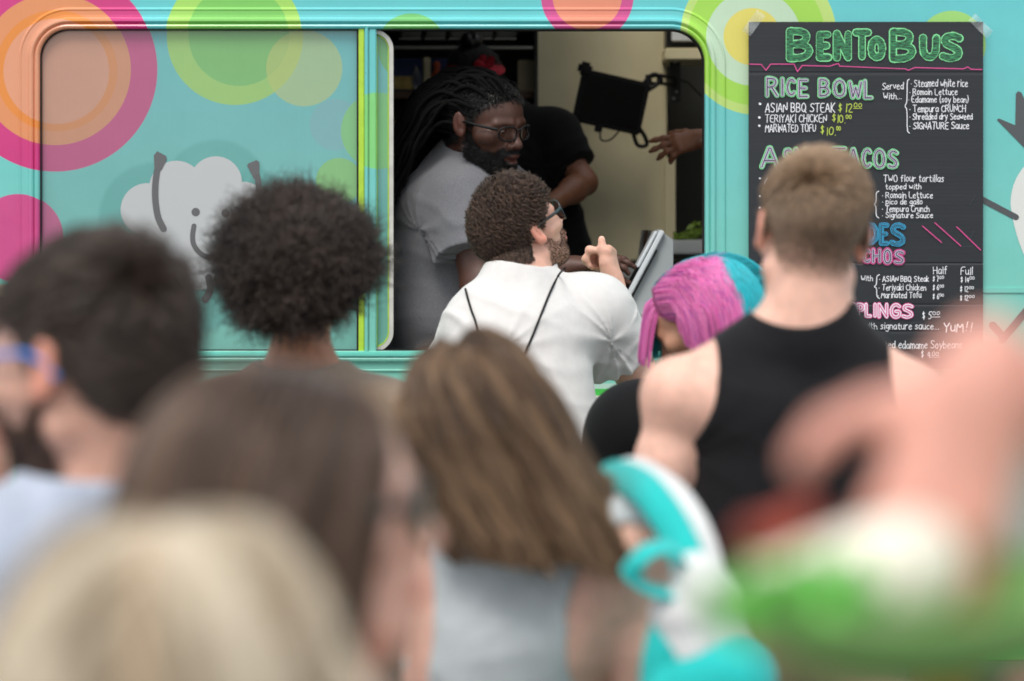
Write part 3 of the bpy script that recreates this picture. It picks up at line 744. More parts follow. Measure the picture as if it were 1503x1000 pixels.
# back lining left of the tall cream panel
slab('back_lining', DGREY, -2.59, W(790, 0, 8.6)[0], 8.62, 8.66, FZ, 2.97)
pbox(788, 979, -60, 560, 8.15, .75).build('refrigerator_side', CREAM, truck)
pbox(784.5, 789.5, -60, 560, 8.13, .7).build('panel_edge', BLKM, truck)
slab('back_lining', DGREY, W(979, 0, 8.6)[0]+.001, 3.29, 8.62, 8.66, FZ, 2.97)
pbox(760, 786, 88, 135, 8.3, .3).build('switch_box', CREAM, truck)
for a, b_ in ((134, 145), (206, 216)): pbox(440, 784, a, b_, 8.2, .4).build('shelf', WOOD, truck)
pbox(440, 784, 68, 72, 8.15, .03).build('shelf_rail', STEEL, truck); pbox(440, 784, 22, 30, 8.2, .4).build('shelf', DGREY, truck)
cg = thing('utensil_rack', 'rail of hanging pans high inside the truck above the shelf', 'utensil rack', W(670, 45, 8.3))
for i, x in enumerate((596, 632, 668, 700, 735)):
    mb = MB(); c = W(x+8, 52, 8.25); mb.box(c[0]-.035, c[0]+.035, 8.2, 8.3, c[2]-.012, c[2]+.055, .006); pn = mb.build('pan', DGREY, cg)
    MB().box(c[0]-.04, c[0]+.035, 8.19, 8.31, c[2]-.018, c[2]-.013, .001).build('pan_rim', STEEL, pn)
NAVY = mat('navy_card', lin('22305e'), rough=.5); YEL = mat('yellow_print', lin('b59a55'), rough=.5, noise=.3, nscale=30); ORG = mat('orange_print', lin('c4582a'), rough=.5, noise=.3, nscale=40)
bx = thing('grocery_box', 'navy box with a yellow picture and a whisk print on the truck shelf, left one', 'box', W(596, 133, 8.25))
pbox(560, 619, 86, 133.5, 8.22, .25).build('carton', NAVY, bx); pbox(562, 606, 112, 131, 8.217, .002, 0).build('printed_picture', YEL, bx)
wm = MB(); c = W(611, 118, 8.21)
for k in range(5): wm.tube(smoothed([(c[0], 8.214, c[2]+.05), (c[0]+(k-2)*.008, 8.214, c[2]), (c[0], 8.214, c[2]-.035)], 5), .0012, 5)
wm.build('printed_whisk', STEEL, bx)
bx2 = thing('grocery_box', 'navy box with an orange figure on the truck shelf, behind the black haired server', 'box', W(645, 133, 8.25))
pbox(632, 672, 86, 133.5, 8.24, .2).build('carton', NAVY, bx2)
fm = MB(); 
F_ = Field(); 
for (a, b_, r) in (((641, 95), (641, 102), .012), ((641, 103), (640, 120), .010), ((641, 104), (648, 112), .005), ((639, 104), (634, 112), .005)):
    F_.cone(W(*a, 8.24), W(*b_, 8.24), r, r*.8, .004)
v, q = surface(F_, .003); mobj('printed_figure', v, q, ORG, bx2)
pbox(621, 631.5, 84, 133.5, 8.23, .2).build('shelf_divider', CREAM, truck)
# bag of bread
def bag(nm, lab, c, r, m, par=None, seed=0):
    F_ = Field().ell(c, r, None); F_.post = lambda P: wob(P, 60, seed)*.010 + wob(P, 130, seed+1)*.003
    v, q = surface(F_, .007); o = mobj(nm, v, q, m); return tag(o, lab, nm.replace('_', ' '))
BREAD = mat('bread_bag_film', lin('a88a3d'), rough=.25, noise=.5, nscale=25, coat=.8); REDF = mat('red_fold', lin('a62b1f'), rough=.3)
bag('bread_bag', 'yellow bag of bread on the lower shelf beside the white window gasket', W(596, 191, 8.3), (.085, .1, .045), BREAD, seed=4)
# right-hand side: monitor, bracket, equipment
mon_c = W(897, 150, 7.95)
TIP = math.radians(12)
def monR():
    a = TIP; yaw = math.radians(10)
    X = np.array([math.cos(a)*math.cos(yaw), math.sin(yaw), -math.sin(a)]); X = nrm(X); Zz = nrm(np.array([math.sin(a), 0, math.cos(a)])); Zz = nrm(Zz - X*(X@Zz)); Yy = np.cross(Zz, X)
    M = np.eye(4); M[:3, 0] = X; M[:3, 1] = Yy; M[:3, 2] = Zz; M[:3, 3] = mon_c; return M
M_ = monR()
mon = thing('tablet_computer', 'black tablet in a bumper frame tilted on a wall arm inside the truck', 'tablet', mon_c)
mw, mh = .116, .088
MB().box(-mw, mw, -.012, .012, -mh, mh, .006).xf(M_).build('case', BLKP, mon)
MB().box(-mw+.016, mw-.016, -.0135, -.0115, -mh+.016, mh-.014, 0).xf(M_).build('screen', mat('dark_glass', lin('060608'), rough=.12, spec=.4), mon)
for sx, sz in ((-1, 1), (-1, -1)):
    MB().box(-mw-.016, -mw+.03, -.018, .018, sz*mh-.022, sz*mh+.022, .01).xf(M_).build('bumper', BLKP, mon)
for sz in (1, -1):
    pts = smoothed([(mw-.03, 0, sz*(mh-.02)), (mw+.0, 0, sz*(mh+.03)), (mw+.03, 0, sz*(mh+.026)), (mw+.022, 0, sz*(mh+.002)), (mw-.01, 0, sz*(mh-.03))], 5)
    MB().tube(pts, .007, 8).xf(M_).build('clamp', BLKP, mon)
MB().tube(smoothed([(-.02, -.01, -mh), (-.01, -.015, -mh-.04), (.02, -.012, -mh-.035), (.045, -.01, -mh)], 6), .003, 6).xf(M_).build('cable', BLKP, mon)
MB().box(-.035, -.012, -.014, .01, -mh-.018, -mh+.004, .003).xf(M_).box(.0, .0, 0, 0, 0, 0).build('plug', BLKP, mon) if 0 else MB().box(-.035, -.012, -.014, .01, -mh-.018, -mh+.004, .003).xf(M_).build('plug', BLKP, mon)
arm_ = thing('wall_arm', 'black hinged arm and bolted plate holding the tilted tablet', 'bracket', W(985, 120, 8.05))
a0 = W(952, 118, 7.97); a1 = W(968, 117, 8.02); a2 = W(988, 120, 8.08)
for dz in (-.010, .010):
    MB().tube([a0 + [0, 0, dz], a1 + [0, -.02, dz*1.4], a2 + [0, 0, dz]], .0055, 8).build('arm_bar', BLKM, arm_)
for p_ in (a0, a1 + [0, -.02, 0], a2): MB().lathe([(.0001, -.018), (.011, -.018), (.011, .018), (.0001, .018)], p_, 14).build('hinge', BLKM, arm_)
pbox(983, 999, 84, 151, 8.09, .012, .002).build('wall_plate', BLKM, arm_)
for x, y in ((991, 91), (993, 135), (989, 145)): MB().lathe([(.0001, -.004), (.004, -.003), (.005, .001)], W(x, y, 8.089), 10, 'y').build('bolt', STEEL, arm_)
cbl = MB().tube(smoothed([W(999, 118, 8.09), W(1010, 122, 8.1), W(1022, 134, 8.1), W(1034, 143, 8.1), W(1060, 150, 8.1)], 6), .0025, 6).build('power_cable', BLKP); tag(cbl, 'thin black cable sagging right from the wall plate of the tablet', 'cable')
ov = thing('microwave', 'pale appliance with a dark door frame on the shelf at the upper right inside', 'microwave', W(1010, 60, 8.0))
pbox(978, 1110, -20, 70, 8.02, .3).build('housing', BLKM, ov); pbox(986, 1096, -16, 61, 8.0, .018).build('door', WHITEP, ov); pbox(1004, 1090, 40, 43, 7.985, .012).build('handle', BLKM, ov)
pbox(976, 1120, 70.5, 88, 7.98, .4).build('shelf', CREAM, truck)
pbox(975.5, 993, 232, 352, 8.12, .05).build('door_edge', CREAM, truck); pbox(992, 993.6, 232, 352, 8.10, .06, 0).build('door_seal', BLK, truck)
# counter with bins, griddle and rails
slab('counter', STEEL, W(860, 0, 7.9)[0], 2.6, 7.55, 8.12, FZ, W(0, 398, 7.6)[2])
pbox(898, 1120, 384, 388, 7.72, .3).build('counter_edge', BLKM, truck); pbox(898, 980, 391, 400, 7.6, .08).build('steel_rail', STEEL, truck); pbox(898, 980, 404, 412, 7.5, .05).build('steel_rail', STEEL, truck)
for i in range(9): pbox(902 + i*9, 907 + i*9, 416, 432, 7.44, .04, .003).build('burner_knob', STEEL if i % 2 else BLKM, truck)
pbox(898, 1120, 432, 450, 7.4, .2).build('counter_front', DGREY, truck)
sb = thing('salad_bin', 'white bin of chopped greens on the counter behind the order tablet', 'bin', W(1012, 372, 7.8))
pbox(984, 1075, 353, 373, 7.72, .2, .006).build('bin', WHITEP, sb)
GRN = mat('salad_green', lin('6f8a2c'), rough=.6, noise=.4, nscale=80)
lm = MB(); rr = random.Random(3)
for i in range(170):
    x = rr.uniform(990, 1070); h = 6 + 20*math.exp(-((x-1022)/16)**2)
    c = W(x, 352 - rr.random()*h, rr.uniform(7.74, 7.9)); a = nrm([rr.gauss(0, 1), rr.gauss(0, 1), rr.gauss(0, .7)]); b_ = nrm(np.cross(a, [rr.gauss(0, 1), 1, .3])); s_ = rr.uniform(.008, .02)
    lm.add([c-a*s_, c+b_*s_*.5, c+a*s_, c-b_*s_*.5], [(0, 1, 2, 3)])
lo = lm.build('chopped_greens', GRN, sb); lo['kind'] = 'stuff'
st = thing('order_slip_holder', 'upright metal slip holder standing on the counter left of the order tablet', 'slip holder', W(943, 380, 7.7))
for i, dx in enumerate((0, 5, 10)): 
    a = W(938 + dx, 383, 7.66 + i*.02); b_ = W(944 + dx, 338, 7.66 + i*.02); MB().tube([a, b_], .006, 6).build('plate', STEEL if i != 1 else WOOD, st)
# order tablet on its stand at the sill, seen from the side
kt = thing('order_tablet', 'white order tablet on a slanted stand at the serving counter', 'order tablet', W(950, 455, 7.0))
dK = 7.0
a = W(970, 340, dK); b_ = W(914, 446, dK); t = nrm(b_-a); nn = nrm(np.cross(t, [0, 1, 0])); 
if nn[0] < 0: nn = -nn
def slabq(nm, s0, s1, o0, o1, y0, y1, m, par, b=.003):
    L_ = np.linalg.norm(b_-a); M = np.eye(4); M[:3, 0] = t; M[:3, 1] = [0, 1, 0]; M[:3, 2] = nn; M[:3, 3] = a
    return MB().box(s0*L_, s1*L_, y0, y1, o0, o1, b).xf(M).build(nm, m, par)
KW = mat('kiosk_white', lin('dfe5e8'), rough=.35); KG = mat('kiosk_grey', lin('a9b1b3'), rough=.45)
slabq('screen_case', -.02, 1.0, -.004, .011, 0, .19, KW, kt); slabq('screen', .3, .98, -.006, -.0035, .015, .175, BLKP, kt, 0); slabq('card_slot', .22, .96, .0122, .018, .002, .19, BLKM, kt, .001); slabq('card_reader', .02, .52, -.016, -.0065, .0, .10, KW, kt)
q_ = [W(973, 341, dK+.02), W(988, 352, dK+.02), W(988, 462, dK+.02), W(918, 462, dK+.02), W(922, 448, dK+.02)]
vv = [tuple(p) for p in q_] + [tuple(p + np.array([0, .15, 0])) for p in q_]; n_ = len(q_)
mobj('stand', vv, [list(range(n_)), list(range(2*n_-1, n_-1, -1))] + [[i, (i+1) % n_, n_+(i+1) % n_, n_+i] for i in range(n_)], KG, kt, False)
pbox(905, 1035, 463, 474, 6.93, .3).build('serving_shelf', STEEL, truck)
pbox(905, 1035, 447, 452, 7.2, .03).build('shelf_edge', BLKM, truck); pbox(905, 1035, 480, 490, 6.9, .05).build('serving_shelf_edge', WHITEP, truck)

# ---------------------------------------------------------------- menu board
bd = thing('menu_board', 'black corrugated menu board with handwritten coloured chalk lettering taped to the truck', 'menu board', (TX(1270), YT-.008, TZ(540)))
BOARD = mat('black_corrugated', lin('25292e'), rough=.5, noise=.12, nscale=3, stretch=(1, 1, 12)); FY = YT - .020
# corrugated sheet with fine horizontal flutes and two creases
rows = 260; v = []; X0, X1, Z1, Z0 = TX(1098), TX(1441), TZ(33), TZ(541)
cr = [TZ(108), TZ(387), TZ(487), TZ(447)]
cols_ = 10
for i in range(rows+1):
    z = Z1 + (Z0-Z1)*i/rows; y = FY + .00004*math.sin(i*2.1) + sum(.0016*math.exp(-((z-c)/.0022)**2) for c in cr)
    for j in range(cols_+1):
        u = j/cols_; v.append((X0 + (X1-X0)*u, y + .0015*math.sin(u*5+z*3) , z))
f = [[i*(cols_+1)+j, i*(cols_+1)+j+1, (i+1)*(cols_+1)+j+1, (i+1)*(cols_+1)+j] for i in range(rows) for j in range(cols_)]
mobj('sheet', v, f, BOARD, bd, False)
MB().box(X0+.0005, X1-.0005, FY+.0025, YT-.007, Z0+.001, Z1-.001, .001).build('backing', BOARD, bd)
G = {}
def gl(s):
    for ln in s.strip().split('\n'):
        k, d = ln.split(' ', 1); G[k] = [[tuple(float(c) for c in p.split(',')) for p in st_.split()] for st_ in d.split(';')]
gl('''A 0,0 1.8,6 2.2,6 4,0;.8,2 3.2,2
B 0,0 0,6;0,6 2.6,5.9 3.2,4.6 2.4,3.2 0,3.1;0,3.1 2.8,3 3.8,1.6 2.6,.1 0,0
C 3.8,5 2.6,6 1,5.4 0,3 .8,.6 2.6,0 3.8,.9
D 0,0 0,6;0,6 2.4,5.7 3.8,3 2.4,.3 0,0
E 3.4,6 0,6 0,0 3.6,0;0,3.1 2.8,3.1
F 3.4,6 0,6 0,0;0,3.1 2.6,3.1
G 3.8,5 2.6,6 1,5.4 0,3 .8,.6 2.6,0 3.9,1 3.9,2.8 2.2,2.8
H 0,0 0,6;3.6,0 3.6,6;0,3 3.6,3
I .8,0 .8,6
K 0,0 0,6;3.4,6 0,2.8 3.6,0
L 0,6 0,0 3.4,0
M 0,0 .4,6 2.2,2 4,6 4.4,0
N 0,0 0,6 3.6,0 3.6,6
O 2,6 .5,5.2 0,3 .5,.7 2,0 3.6,.7 4,3 3.5,5.2 2,6
P 0,0 0,6;0,6 3,5.8 3.4,4.4 2.6,3 0,2.8
Q 2,6 .5,5.2 0,3 .5,.7 2,0 3.6,.7 4,3 3.5,5.2 2,6;2.4,1.6 4.2,-.6
R 0,0 0,6;0,6 3,5.8 3.4,4.4 2.4,3.1 0,2.9;1.6,3 3.8,0
S 3.6,5.2 2.2,6 .5,5.4 .4,4 1.8,3.2 3.4,2.2 3.4,.8 1.8,0 0,.7
T 0,6 4,6;2,6 2,0
U 0,6 0,1.4 1.6,0 3.4,1.2 3.6,6
W 0,6 1.2,0 2.4,4 3.6,0 4.8,6
Y 0,6 1.8,3 3.6,6;1.8,3 1.8,0
a 3,3.4 1.4,4 0,2.6 .4,.4 1.8,.1 3,1.6 3,3.6 3,0
b 0,6 0,0;0,2.8 1.6,4 3,2.6 2.6,.4 1.2,0 0,.9
c 2.8,3.4 1.4,4 0,2.4 .6,.3 1.8,0 2.8,.8
d 3,3.2 1.4,4 0,2.4 .6,.2 2,.2 3,1.6;3,6 3,0
e 0,2.2 3,2.4 2.4,3.8 1,3.9 0,2.2 .6,.3 1.8,0 3,.7
f 2.6,5.6 1.6,6 1,5 1,0;0,3.6 2.2,3.6
g 3,3.4 1.4,4 0,2.6 .8,.8 2.2,1 3,2.2;3,3.8 3,-1.2 1.6,-2 .2,-1.4
h 0,6 0,0;0,2.6 1.6,4 2.8,3 2.8,0
i .5,3.9 .5,0;.5,5.2 .6,5.5
k 0,6 0,0;2.4,3.8 0,1.6 2.6,0
l .5,6 .5,0
m 0,4 0,0;0,2.8 1,4 1.9,3 1.9,0;1.9,2.8 3,4 3.9,3 3.9,0
n 0,4 0,0;0,2.6 1.4,4 2.7,3 2.8,0
o 1.5,4 0,2.4 .6,.2 2,0 3,1.6 2.6,3.6 1.5,4
p 0,4 0,-2;0,2.8 1.6,4 3,2.6 2.4,.4 1,0 0,.8
r 0,4 0,0;0,2.4 1.2,3.9 2.4,3.8
s 2.6,3.4 1.2,4 .2,3 1.4,2.2 2.6,1.2 1.4,0 0,.5
t 1,5.4 1,.6 2,0 2.6,.4;0,3.8 2.4,3.8
u 0,4 0,1 1.2,0 2.6,1.2;2.8,4 2.8,0
v 0,4 1.4,0 2.8,4
w 0,4 1,0 2,3 3,0 4,4
y 0,4 1.5,.6;3,4 1.4,-1 .2,-2
0 1.5,6 .2,5 0,3 .2,1 1.5,0 2.8,1 3,3 2.8,5 1.5,6
1 .8,0 .8,6
2 0,4.8 1.2,6 2.8,5 2.4,3.2 0,0 3.2,0
4 2.4,0 2.4,6 0,2 3.4,2
5 3,6 .4,6 .2,3.4 2,3.8 3,2 2,.1 0,.3
6 2.6,5.8 .8,4 0,1.8 1.2,0 2.8,1 2.4,2.8 .4,2.4
7 0,6 3,6 1,0
$ 2.6,4.6 1.2,5.2 .2,4.2 1.4,3 2.6,2 1.6,.8 0,1.4;1.4,6 1.4,-.2
. .5,0 .7,.2
( 1.4,6.4 .4,4.4 .3,1.6 1.4,-.8
) .2,6.4 1.2,4.4 1.3,1.6 .2,-.8
! .6,6 .5,2;.5,.4 .6,.1
* .3,2.2 .5,2.4
/ 0,0 2,6
_ 0,0 4,0
~ 1.8,6.4 .9,5.4 1,3.8 .1,3 1,2.2 .9,.6 1.8,-.4''')
def glyph(ch): return G.get(ch, [])
def adv(ch):
    if ch == ' ': return 2.6
    g_ = glyph(ch); return max((p[0] for s_ in g_ for p in s_), default=2) + 1.15
TXTR = random.Random(11); LC = [0]
def ink(mb, st_, wd, y, jit=0.0, sub=2):
    """pen stroke as overlapping rounded strips (photograph px on the truck's plane)"""
    P = np.array(st_, float)
    if len(P) > 2:
        for _ in range(sub):
            Q = [P[0]]
            for i in range(len(P)-1): Q += [P[i]*.75+P[i+1]*.25, P[i]*.25+P[i+1]*.75]
            Q.append(P[-1]); P = np.array(Q)
    for i in range(len(P)-1):
        LC[0] = (LC[0]+1) % 24
        pts = stadium(P[i], P[i+1], wd*(1 + TXTR.uniform(-.1, .1)), None, 4)
        mb.add([(TX(a_), y - LC[0]*.000012, TZ(b_)) for a_, b_ in pts], [list(range(len(pts)))])
TEXTY = FY - .0032
def write(txt, x0, x1, yt, yb, m, wd=1.0, name='lettering', par=None, slope=0):
    wd *= .8; mb = MB(); tot = sum(adv(c) for c in txt) - 1; k = (x1-x0)/tot; h = (yb-yt)/6; x = 0; jr = TXTR
    for ch in txt:
        dy = jr.uniform(-.25, .25); sh = jr.uniform(-.04, .1); ss = jr.uniform(.92, 1.06)
        for st_ in glyph(ch):
            pts = [(x0 + (x + px_ + sh*py_)*k, yb - (py_*ss + dy)*h + slope*(x*k)/100 + jr.uniform(-.12, .12)) for px_, py_ in st_]
            ink(mb, pts, wd, TEXTY)
        x += adv(ch)
    o_ = mb.build(name, m, par or bd); o_['kind'] = 'stuff'; return o_
def ic(n, c): return mat(n, lin(c), rough=.7)
IW = ic('white_marker', 'eef0f4'); IG = ic('green_marker', '8ae6a0'); IGD = ic('deep_green_marker', '2f7a4c'); IP = ic('pink_marker', 'e0559a'); IL = ic('lime_marker', 'c6dc5a'); IB = ic('blue_marker', '35a8d6'); IK = mat('board_black', lin('2a2d33'), rough=.5); ILM = ic('lilac_marker', 'c9bfd8')
# hatched dark green fill of the title
HG = bpy.data.materials.new('hatched_green_marker'); HG.use_nodes = True
_nt = HG.node_tree; _b = _nt.nodes['Principled BSDF']; _tc = _nt.nodes.new('ShaderNodeTexCoord'); _mp = _nt.nodes.new('ShaderNodeMapping'); _mp.inputs['Scale'].default_value = (60, 1, 420)
_n = _nt.nodes.new('ShaderNodeTexNoise'); _n.inputs['Scale'].default_value = 1; _n.inputs['Detail'].default_value = 3; _r = _nt.nodes.new('ShaderNodeValToRGB')
_r.color_ramp.elements[0].position = .42; _r.color_ramp.elements[0].color = (*lin('20382e'), 1); _r.color_ramp.elements[1].position = .6; _r.color_ramp.elements[1].color = (*lin('3f9a63'), 1)
_nt.links.new(_tc.outputs['Object'], _mp.inputs[0]); _nt.links.new(_mp.outputs[0], _n.inputs['Vector']); _nt.links.new(_n.outputs[0], _r.inputs[0]); _nt.links.new(_r.outputs[0], _b.inputs['Base Color'])
def big(chs, layers, name='heading'):
    """block letters: (char, x0, x1, top, bottom); layers = (width, material)"""
    for ch, x0, x1, yt, yb in chs:
        lo_ = None
        for li, (wd, m, ox, oy) in enumerate(layers):
            mb = MB()
            g_ = glyph(ch); mx = max(p[0] for s_ in g_ for p in s_); pad = layers[0][0]/2
            for st_ in g_:
                pts = [(x0+pad + p[0]/mx*(x1-x0-2*pad) if mx > 1 else (x0+x1)/2, yb-pad - p[1]/6*(yb-yt-2*pad)) for p in st_]
                pts = [(a_+ox, b_+oy) for a_, b_ in pts]
                P = ink(mb, pts, wd, TEXTY - li*.0004, sub=2 if ch in 'BCDGOPQRSUa' else 0)
            o_ = mb.build('letter' if lo_ is None else 'letter_inlay', m, bd if lo_ is None else lo_); lo_ = lo_ or o_
big([('B', 1152, 1194, 41, 92), ('E', 1196, 1220, 46, 91), ('N', 1221, 1249, 45, 91), ('T', 1249, 1278, 43, 90), ('O', 1271, 1299, 53, 91), ('B', 1303, 1345, 42, 93), ('U', 1347, 1378, 51, 92), ('S', 1376, 1412, 47, 93)],
    [(11.5, IG, 0, 0), (9.0, HG, 0, 0)], 'title_lettering')
def line(pts, m, wd, name='chalk_line', sub=0):
    mb = MB(); ink(mb, pts, wd, TEXTY, sub=sub); return mb.build(name, m, bd)
line([(1099, 95), (1116, 95.5), (1123, 104), (1130, 95), (1164, 95), (1169, 106), (1176, 97), (1216, 98), (1229, 94), (1231, 98), (1327, 102), (1331, 104), (1341, 100), (1412, 102), (1418, 99), (1423, 102.5), (1439, 103)], IP, 1.3)
gl3 = lambda c, core=ILM: [(7.6, c, 0, 0), (5.0, IK, 0, 0), (3.9, core, .2, 0), (1.5, IK, .2, 0)]
big([('R', 1121, 1143, 112, 145), ('I', 1143, 1151, 113, 144), ('C', 1150, 1168, 113, 144), ('E', 1168, 1187, 115, 146), ('B', 1198, 1219, 114, 145), ('O', 1219, 1242, 115, 146), ('W', 1242, 1266, 118, 147), ('L', 1264, 1281, 116, 148)], gl3(IG))
big([('A', 1113, 1144, 214, 249), ('S', 1146, 1163, 216, 248), ('I', 1163, 1171, 216, 248), ('A', 1171, 1192, 216, 248), ('N', 1193, 1212, 217, 248), ('T', 1218, 1242, 215, 247), ('A', 1240, 1261, 216, 247), ('C', 1261, 1279, 216, 249), ('O', 1278, 1300, 217, 250), ('S', 1299, 1318, 218, 250)], gl3(IG))
big([('S', 1218, 1238, 327, 361), ('I', 1240, 1250, 327, 361), ('D', 1268, 1290, 326, 360), ('E', 1288, 1304, 327, 361), ('S', 1303, 1328, 326, 363)], [(7.5, IB, 0, 0), (5.2, IK, 0, 0), (3.4, IB, .2, 0), (1.4, IK, 0, 0)])
big([('N', 1121, 1142, 363, 392), ('A', 1143, 1163, 363, 391), ('C', 1262, 1278, 363, 388), ('H', 1276, 1293, 363, 388), ('O', 1292, 1309, 363, 390), ('S', 1308, 1327, 365, 390)], gl3(IP))
big([('D', 1160, 1182, 442, 468), ('U', 1182, 1204, 442, 468), ('M', 1236, 1256, 443, 467), ('P', 1254, 1269, 443, 467), ('L', 1266, 1279, 443, 467), ('I', 1278, 1287, 443, 467), ('N', 1285, 1303, 443, 468), ('G', 1302, 1322, 443, 469), ('S', 1320, 1340, 444, 469)], [(6.8, IP, 0, 0), (4.6, IW, 0, 0), (1.6, IP, 0, 0)])
for (t_, x0, x1, y0, y1, m, wd) in [
 ('ASIAN BBQ STEAK', 1122, 1224, 152, 165, IW, 1.6), ('$', 1229, 1234, 152, 165, IL, 1.5), ('12', 1239, 1250, 152, 165, IL, 1.4), ('00', 1252, 1263, 152, 158, IL, 1.2), ('_', 1251, 1264, 156, 160, IL, 1),
 ('TERIYAKI CHICKEN', 1122, 1212, 169, 180, IW, 1.4), ('$', 1220, 1225, 168, 179, IL, 1.4), ('10.', 1227, 1239, 169, 181, IL, 1.4), ('00', 1240, 1248, 169, 175, IL, 1.2),
 ('MARINATED TOFU', 1122, 1196, 183, 194, IW, 1.4), ('$', 1203, 1208, 185, 197, IL, 1.4), ('10.', 1211, 1225, 187, 199, IL, 1.4), ('00', 1226, 1232, 186, 192, IL, 1.2),
 ('Served', 1293, 1324, 122, 132, IW, 1.3), ('With...', 1295, 1321, 137, 146, IW, 1.3),
 ('* Steamed white rice', 1335, 1418, 117, 128, IW, 1.3), ('* Romain Lettuce', 1333, 1403, 131, 140, IW, 1.3), ('* Edamame (soy bean)', 1331, 1419, 142, 151, IW, 1.3), ('* Tempura CRUNCH', 1333, 1415, 155, 165, IW, 1.4), ('* Shredded dry Seaweed', 1333, 1425, 167, 176, IW, 1.4), ('* SIGNATURE Sauce', 1333, 1420, 180, 190, IW, 1.5),
 ('TWO flour tortillas', 1295, 1383, 257, 267, IW, 1.3), ('topped with', 1298, 1350, 270, 278, IW, 1.3), ('* Romain Lettuce', 1293, 1367, 282, 291, IW, 1.3), ('* pico de gallo', 1293, 1352, 292, 300, IW, 1.3), ('* Tempura Crunch', 1293, 1362, 302, 311, IW, 1.3), ('* Signature Sauce', 1293, 1367, 312, 320, IW, 1.3),
 ('Half', 1368, 1388, 391, 402, IW, 1.3), ('Full', 1408, 1425, 392, 403, IW, 1.3), ('With', 1262, 1279, 404, 412, IW, 1.2),
 ('* ASIAN BBQ Steak', 1289, 1361, 405, 413, IW, 1.4), ('$ 7', 1367, 1376, 405, 413, IW, 1.3), ('00', 1377, 1383, 405, 409, IW, 1), ('$ 14', 1408, 1420, 406, 414, IW, 1.3), ('00', 1421, 1428, 406, 410, IW, 1),
 ('* Teriyaki Chicken', 1288, 1357, 417, 426, IW, 1.3), ('$ 6', 1367, 1376, 418, 426, IW, 1.3), ('00', 1377, 1383, 418, 422, IW, 1), ('$ 12', 1407, 1419, 420, 428, IW, 1.3), ('00', 1420, 1427, 420, 424, IW, 1),
 ('* Marinated Tofu', 1287, 1350, 428, 437, IW, 1.3), ('$ 6', 1367, 1376, 431, 439, IW, 1.3), ('00', 1377, 1383, 431, 435, IW, 1), ('$ 12', 1407, 1419, 433, 441, IW, 1.3), ('00', 1420, 1428, 433, 437, IW, 1),
 ('$ 5', 1352, 1365, 457, 468, IW, 1.4), ('00', 1367, 1377, 457, 462, IW, 1.1), ('_', 1366, 1378, 462, 465, IW, 1),
 ('drizzled with signature sauce...', 1226, 1376, 473, 483, IW, 1.3), ('YuM', 1383, 1412, 473, 487, IW, 2.2), ('!!', 1414, 1424, 473, 486, IW, 1.8),
 ('Steamed salted edamame Soybeans', 1236, 1410, 500, 511, IW, 1.4), ('$ 4', 1350, 1364, 514, 525, IW, 1.3), ('00', 1366, 1376, 516, 522, IW, 1.1), ('_', 1363, 1378, 521, 524, IW, 1)]:
    write(t_, x0, x1, y0, y1, m, wd)
for (x, y) in ((1114, 153), (1113, 173), (1113, 185), (1114, 262), (1114, 288), (1114, 305)): line([(x, y), (x+.6, y+.3)], IW, 3.4 if y < 200 else 2.6, 'bullet')
for pts in ([(1125, 262), (1121, 270)], [(1122, 287), (1127, 287)], [(1124, 288), (1124, 296)], [(1125, 306), (1125, 314)]): line(pts, IW, 1.5, 'bullet')
line([(1126, 394), (1126, 403), (1135, 402), (1134, 394), (1126, 394)], IW, 1.4); line([(1126, 407), (1126, 416), (1135, 415)], IW, 1.4); line([(1130, 407), (1130, 412), (1136, 411)], IW, 1.2)
def brace(x0, x1, y0, y1): line([(x1, y0), (x0+(x1-x0)*.5, y0+2), (x0+(x1-x0)*.5, y0+(y1-y0)*.3), (x0+(x1-x0)*.4, y0+(y1-y0)*.44), (x0, (y0+y1)/2), (x0+(x1-x0)*.5, y0+(y1-y0)*.56), (x0+(x1-x0)*.5, y1-3), (x1, y1)], IW, 1.3, 'chalk_line', 1)
brace(1326, 1333, 117, 196); brace(1280, 1288, 281, 320); brace(1281, 1289, 403, 438)
for a_, b_ in (((1352, 332), (1380, 356)), ((1370, 327), (1408, 361)), ((1402, 333), (1437, 367))): line([a_, b_], IP, 1.3)
SMD = ic('chalk_smudge', '4a4f57')
for i in range(26):
    x, y = TXTR.uniform(1102, 1436), TXTR.uniform(38, 535); L_ = TXTR.uniform(3, 22); an = TXTR.choice([0, .02, 1.2, 2.2]) + TXTR.uniform(-.2, .2)
    line([(x, y), (x + L_*math.cos(an), y + L_*math.sin(an))], SMD, .5, 'scuff')
TAPE = mat('clear_tape', lin('dfe6e6'), rough=.25, alpha=.16, coat=.5, bump=.4, bscale=80)
for (x0, y0, x1, y1, wd) in ((1094, 50, 1116, 20, 15), (1424, 26, 1450, 52, 14), (1420, 542, 1448, 508, 14)):
    pts = [np.array([TX(x0 + (x1-x0)*t_), FY - .0045 - (.003*math.sin(t_*9)), TZ(y0 + (y1-y0)*t_)]) for t_ in np.linspace(0, 1, 9)]
    MB().band(pts, wd*S0, (0, -1, 0), .0006).build('tape', TAPE, bd)
